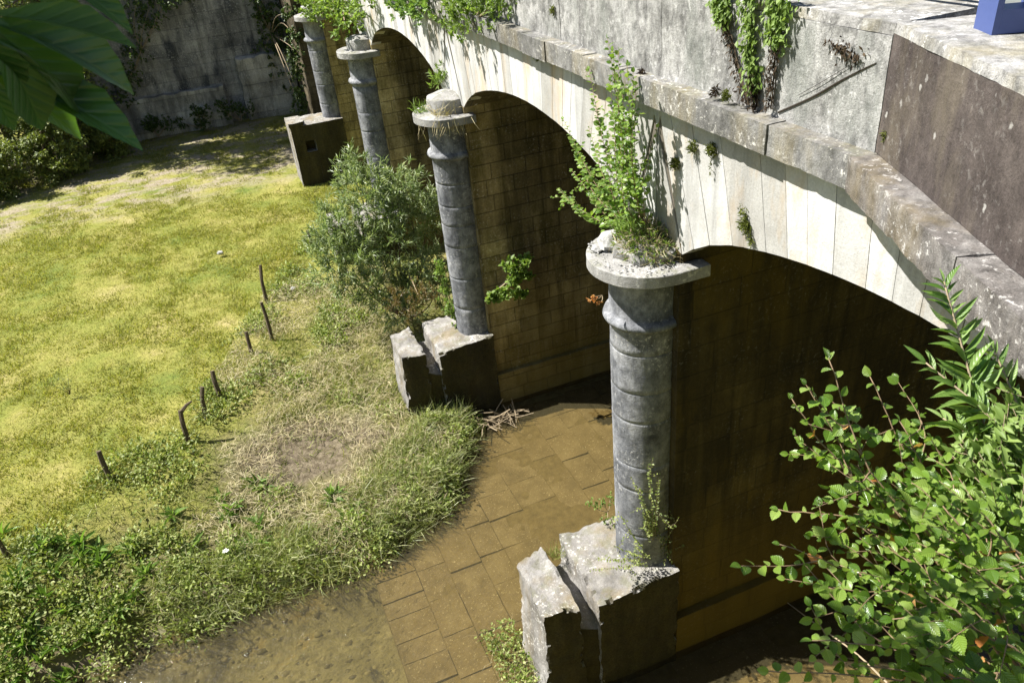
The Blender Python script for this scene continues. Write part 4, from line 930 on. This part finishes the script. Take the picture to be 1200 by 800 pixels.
# bank: long grasses, straw and weeds
bx, by, bz = scatter(150000, -14, 5.0, 10, 30, lambda x, y: (y > yw_(x)-.1) & (y < yf_(x)+.6) & ~((x > 3.0) & (abs(y-16.91) < .9)))
n = len(bx); v = vnoise(bx, by, .9); v2 = vnoise(bx+30, by, .5); u = (by-yw_(bx))/(yf_(bx)-yw_(bx))
soilc = onZ(355, 520, .8); sd = np.hypot((bx-soilc[0])/1.9, (by-soilc[1])/1.3)+.55*v; dens = np.clip(.55+.9*v2, .12, 1)*np.where(sd < 1, .25, 1); k = U(0, 1, n) < dens; bx, by, bz, v, v2, u = [q[k] for q in (bx, by, bz, v, v2, u)]; n = len(bx)
g = Geo(); edge = np.clip(1-(by-yw_(bx))/1.6, 0, 1)
hh = U(.14, .38, n)*(1+1.0*np.clip(v, 0, 1)+.9*edge)
leaves(g, np.stack([bx, by, bz-.02], 1), unit(rnd(n)*[.9, .9, .2]+np.stack([.1*np.ones(n), -.5*edge, .75*np.ones(n)], 1)), unit(rnd(n)*[1, 1, .2]), hh, U(.010, .02, n), 'blade')
stuff(g.build('bank_grass', M['bankgrass']), 'long tangled grass on the sloping river bank', 'grass')
# long pale grass leaning over the water
ex, ey, ez = scatter(42000, -3.5, 4.2, 11.5, 18, lambda x, y: (y > yw_(x)-.12) & (y < yw_(x)+1.1+.7*np.clip(x, 0, 2)) & ~((x > 2.75) & (abs(y-16.91) < .85)))
n = len(ex); v = vnoise(ex, ey, 1.6); k = v > -.05; ex, ey, ez = ex[k], ey[k], ez[k]; n = len(ex)
g = Geo(); leaves(g, np.stack([ex, ey, ez-.02], 1), unit(rnd(n)*[.7, .7, .15]+[.1, -.45, .75]), unit(rnd(n)*[1, 1, .2]), U(.3, .75, n), U(.011, .02, n), 'blade')
stuff(g.build('water_edge_grass', leafmat('pale_edge_grass', [(0.12, 0.16, 0.04), (0.26, 0.29, 0.10), (0.44, 0.44, 0.25)], .3, .45, .3, 1.2)), 'long pale grass blades leaning over the water edge', 'grass')
# leafy weed clumps
g = Geo(); cx, cy, cz = scatter(3600, -14, 4.4, 10, 28, lambda x, y: (y > yw_(x)-.15) & (y < yf_(x)+.5) & ~((x > 2.6) & (abs(y-16.91) < 1.0)))
v = vnoise(cx, cy, .6)+.75*np.clip(1-(cy-yw_(cx))/2.2, 0, 1)+.25*np.clip((-1.0-cx)/4, 0, 1); k = (v > .12) & (np.hypot((cx-soilc[0])/1.9, (cy-soilc[1])/1.3)+.5*vnoise(cx, cy, 1.1) > 1); cx, cy, cz, v = cx[k], cy[k], cz[k], v[k]
for a, b, c, q in zip(cx, cy, cz, v):
    m = 60; r = U(.18, .5); e = max(0, 1-(b-yw_(a))/1.2); hgt = U(.15, .42)*(1+.6*e)
    dd = unit(rnd(m)); dd[:, 2] = abs(dd[:, 2]); P = np.array([a, b, c])+dd*np.array([r, r, hgt])*U(.5, 1.05, m)[:, None]
    leaves(g, P, unit(dd*.8+rnd(m, .5)+[0, -.2*e, -.1]), unit(dd+rnd(m, .4)+[0, 0, .5]), U(.06, .125, m), U(.035, .065, m), 'diamond')
stuff(g.build('bank_weeds', M['weed']), 'leafy green weeds and brambles spilling down the bank to the water', 'weeds')
g = Geo()
for px, py in [(U(-20, 190), U(640, 800)) for _ in range(60)]+[(U(150, 520), U(560, 690)) for _ in range(34)]:
    q = onZ(px, py, .75)
    if q[1] < yw_(q[0])+.05: continue
    q[2] = float(ground_h(q[0], q[1])); m = int(U(9, 18)); dd = unit(rnd(m)*[1, 1, .3]+[0, 0, .75]); L = U(.16, .42, m)
    leaves(g, q+dd*.03, dd, unit(rnd(m, .3)+[0, 0, 1]), L, L*U(.16, .26), 'lance')
stuff(g.build('dock_leaves', M['willow']), 'rosettes of longer broad green leaves among the bank weeds', 'weeds')
# cut straw lying about
g = Geo(); sx, sy, sz = scatter(22000, -3.5, 4.2, 12, 24, lambda x, y: (y > yw_(x)+.1) & (y < yf_(x)+.2) & ~((x > 2.6) & (abs(y-16.91) < 1.0)))
v = vnoise(sx+9, sy-4, .7)+.5*np.clip((sx+1)/3, 0, 1); k = v > .12; sx, sy, sz = sx[k], sy[k], sz[k]; n = len(sx)
leaves(g, np.stack([sx, sy, sz+U(.03, .22, n)], 1), unit(rnd(n)*[1, 1, .22]), unit(rnd(n, .4)+[0, 0, 1]), U(.15, .42, n), U(.006, .012, n), 'blade')
stuff(g.build('cut_straw', M['straw']), 'dry cut straw lying over the river bank', 'straw')
# cow parsley flower on the bank edge
fb = onZ(275, 690, .25); o = plant('umbel_flower', 'white umbel flower on a stalk above the water edge', 'flower', fb); gs, gl = Geo(), Geo()
ft = onZ(265, 647, .9); tube(gs, curve([fb, (fb+ft)/2+[.02, 0, .05], ft], 5), .007, 5)
for i in range(14):
    a = i*2.4; rr = .06*math.sqrt((i+.5)/14); q = ft+[rr*math.cos(a), rr*math.sin(a), .05]; tube(gs, [ft, q], .002, 4)
    leaves(gl, np.repeat(q[None], 5, 0), unit(rnd(5)*[1, 1, .1]), [0, 0, 1], .018, .014, 'diamond')
gs.build('stem', M['weed'], o); gl.build('flower_head', M['white'], o)
# thin sapling by the fence and thistle in the meadow
for px, py, h_, nm, lab in [(241, 492, 1.0, 'sapling', 'thin sapling beside the broken topped fence post'), (82, 462, .9, 'thistle', 'tall thin thistle alone in the meadow grass')]:
    q = onZ(px, py, 1.28); o = plant(nm, lab, 'plant', q); gs, gl = Geo(), Geo()
    for i in range(6):
        e = q+np.array([U(-.35, .25), U(-.2, .2), h_*U(.5, 1.1)]); sprig(gs, gl, curve([q, (q+e)/2+rnd(1)[0]*.04, e], 5), .007, .10, .03, 'diamond', .06, .2)
    gs.build('stem', M['bark'], o); gl.build('foliage', M['bushleaf'], o)

# ------------------------------------------------------------------ trees and shrubs at the far left
def tree(name, label, base, h, rad, trunk_r, n_cl, leaf, mat, per=70, low=.25, group=None, lean=(0, 0)):
    base = np.array([*base, 0.0]); base[2] = float(ground_h(base[0], base[1])); o = plant(name, label, 'tree' if h > 4.5 else 'bush', base, group)
    gt, gl = Geo(), Geo(); topp = base+[lean[0], lean[1], h*.8]
    tr_ = curve([base-[0, 0, .3], base+np.array([lean[0]*.3, lean[1]*.3, h*.4])+rnd(1)[0]*.1, topp], 8); tube(gt, tr_, np.linspace(trunk_r, trunk_r*.25, len(tr_)), 8)
    cen = base+[lean[0]*.7, lean[1]*.7, h*(low+(1-low)*.5)]; rr = np.array([rad, rad, h*(1-low)*.5])
    for i in range(n_cl):
        c = cen+sphere_pts(1, rr, .4)[0]*U(.8, 1.08); st = tr_[int(len(tr_)*U(.35, .95))]
        lb = curve([st, (st+c)/2+[0, 0, .1*rad], c], 4); tube(gt, lb, np.linspace(trunk_r*.25, .008, len(lb)), 5)
        m = per; s = U(.28, .5)*rad*.55; dd = sphere_pts(m, s, .5)*[1, 1, .7]; P = c+dd
        leaves(gl, P, unit(dd/s+rnd(m, .6)+[0, 0, -.3]), unit(rnd(m, .5)+[-.2, .1, 1]), U(.7, 1.2, m)*leaf, U(.45, .65, m)*leaf, 'diamond')
    gt.build('trunk', M['bark'], o, True); gl.build('crown', M[mat], o); return o
GT = 'trees at the far left of the meadow'
tree('broadleaf_tree', 'tallest dark tree behind the left end of the stone wall', (-9.5, 46.5), 13, 3.6, .25, 90, .20, 'treeleaf', 90, .1, GT)
tree('broadleaf_tree', 'broad green tree just left of the stone wall', (-6.3, 43.8), 9.5, 2.4, .2, 80, .18, 'bushleaf', 90, .08, GT)
tree('broadleaf_tree', 'tall bare trunked tree at the left end of the stone wall, crown above the picture', (-5.6, 44.9), 17.5, 4.0, .26, 120, .24, 'treeleaf', 90, .55, GT)
tree('broadleaf_tree', 'dark tree standing on top of the stone wall', (-1.5, 51.5), 12, 4.0, .25, 80, .22, 'treeleaf', 80, .05, GT)
tree('broadleaf_tree', 'dark tree above the right part of the stone wall beside the bridge', (3.2, 50.5), 9, 3.2, .22, 60, .22, 'treeleaf', 80, .05, GT)
tree('broadleaf_tree', 'green tree at the far left edge of the meadow', (-14.5, 46.5), 8, 3.0, .22, 80, .2, 'bushleaf', 90, .05, GT)
for b, h, r, lab in [((-5.6, 44.6), 6.0, 1.7, 'tall bush covering the left end of the stone wall'), ((-10.6, 43.6), 5.5, 2.2, 'tall leafy bush behind the sunlit bushes at the left edge'), ((-8.0, 43.9), 5.0, 2.0, 'dense leafy bush between the sunlit bushes and the wall'), ((-11.2, 40.2), 3.2, 1.6, 'leftmost low bush, mostly outside the picture'), ((-9.3, 40.6), 3.0, 1.5, 'sunlit yellow green bush at the meadow edge, cut by the left picture edge'), ((-7.0, 41.6), 3.4, 1.5, 'round sunlit bush at the meadow edge below the dark hanging leaves'), ((-4.9, 43.4), 2.6, 1.3, 'dark low bush at the left foot of the stone wall')]:
    tree('bush', lab, b, h, r, .05, 70, .17, 'bushleaf', 80, -.15, 'bushes along the meadow edge')
for px, lab, h in [(185, 'low weeds at the foot of the stone wall, left', .7), (235, 'low weeds at the foot of the stone wall, middle', .9), (285, 'leafy weeds at the wall foot near the bridge', 1.1)]:
    q = onZ(px, 146, 1.3); small_plant('wall_weed', lab, (q[0], 45.5, 1.3), [(q[0]+U(-.9, .9), 45.4+U(-.3, .2), 1.35+U(.1, h)) for _ in range(6)], [.4]*6, 18, (.13, .08, 'diamond'), 'treeleaf', 9, group='weeds at the wall foot')
o = small_plant('ivy_curtain', 'dark ivy hanging down the stone wall beside the bridge arch', onY(318, 40, 46.1), [onY(a, b, 46.0) for a, b in [(300, -5), (315, 10), (325, 25), (318, 45), (328, 60), (322, 80), (330, 100), (308, 25), (335, 40), (310, 60)]]+[onY(a, b, 42.0) for a, b in [(341, 15), (344, 40), (346, 62), (347, 85), (349, 108), (351, 125)]], [.65]*10+[.5]*6, 26, (.16, .11, 'diamond'), 'treeleaf', 10, droop=.8)
o = small_plant('ivy_curtain', 'dense ivy covering the left upper part of the stone wall', onY(165, 60, 46.1), [onY(a, b, 45.9) for a, b in [(160, 0), (165, 30), (158, 60), (150, 90), (190, -5), (175, 10), (140, 110), (205, -10)]], [.8]*8, 30, (.16, .11, 'diamond'), 'treeleaf', 10, droop=.8)
print('objects', len(bpy.data.objects), 'verts', sum(len(m.vertices) for m in bpy.data.meshes))
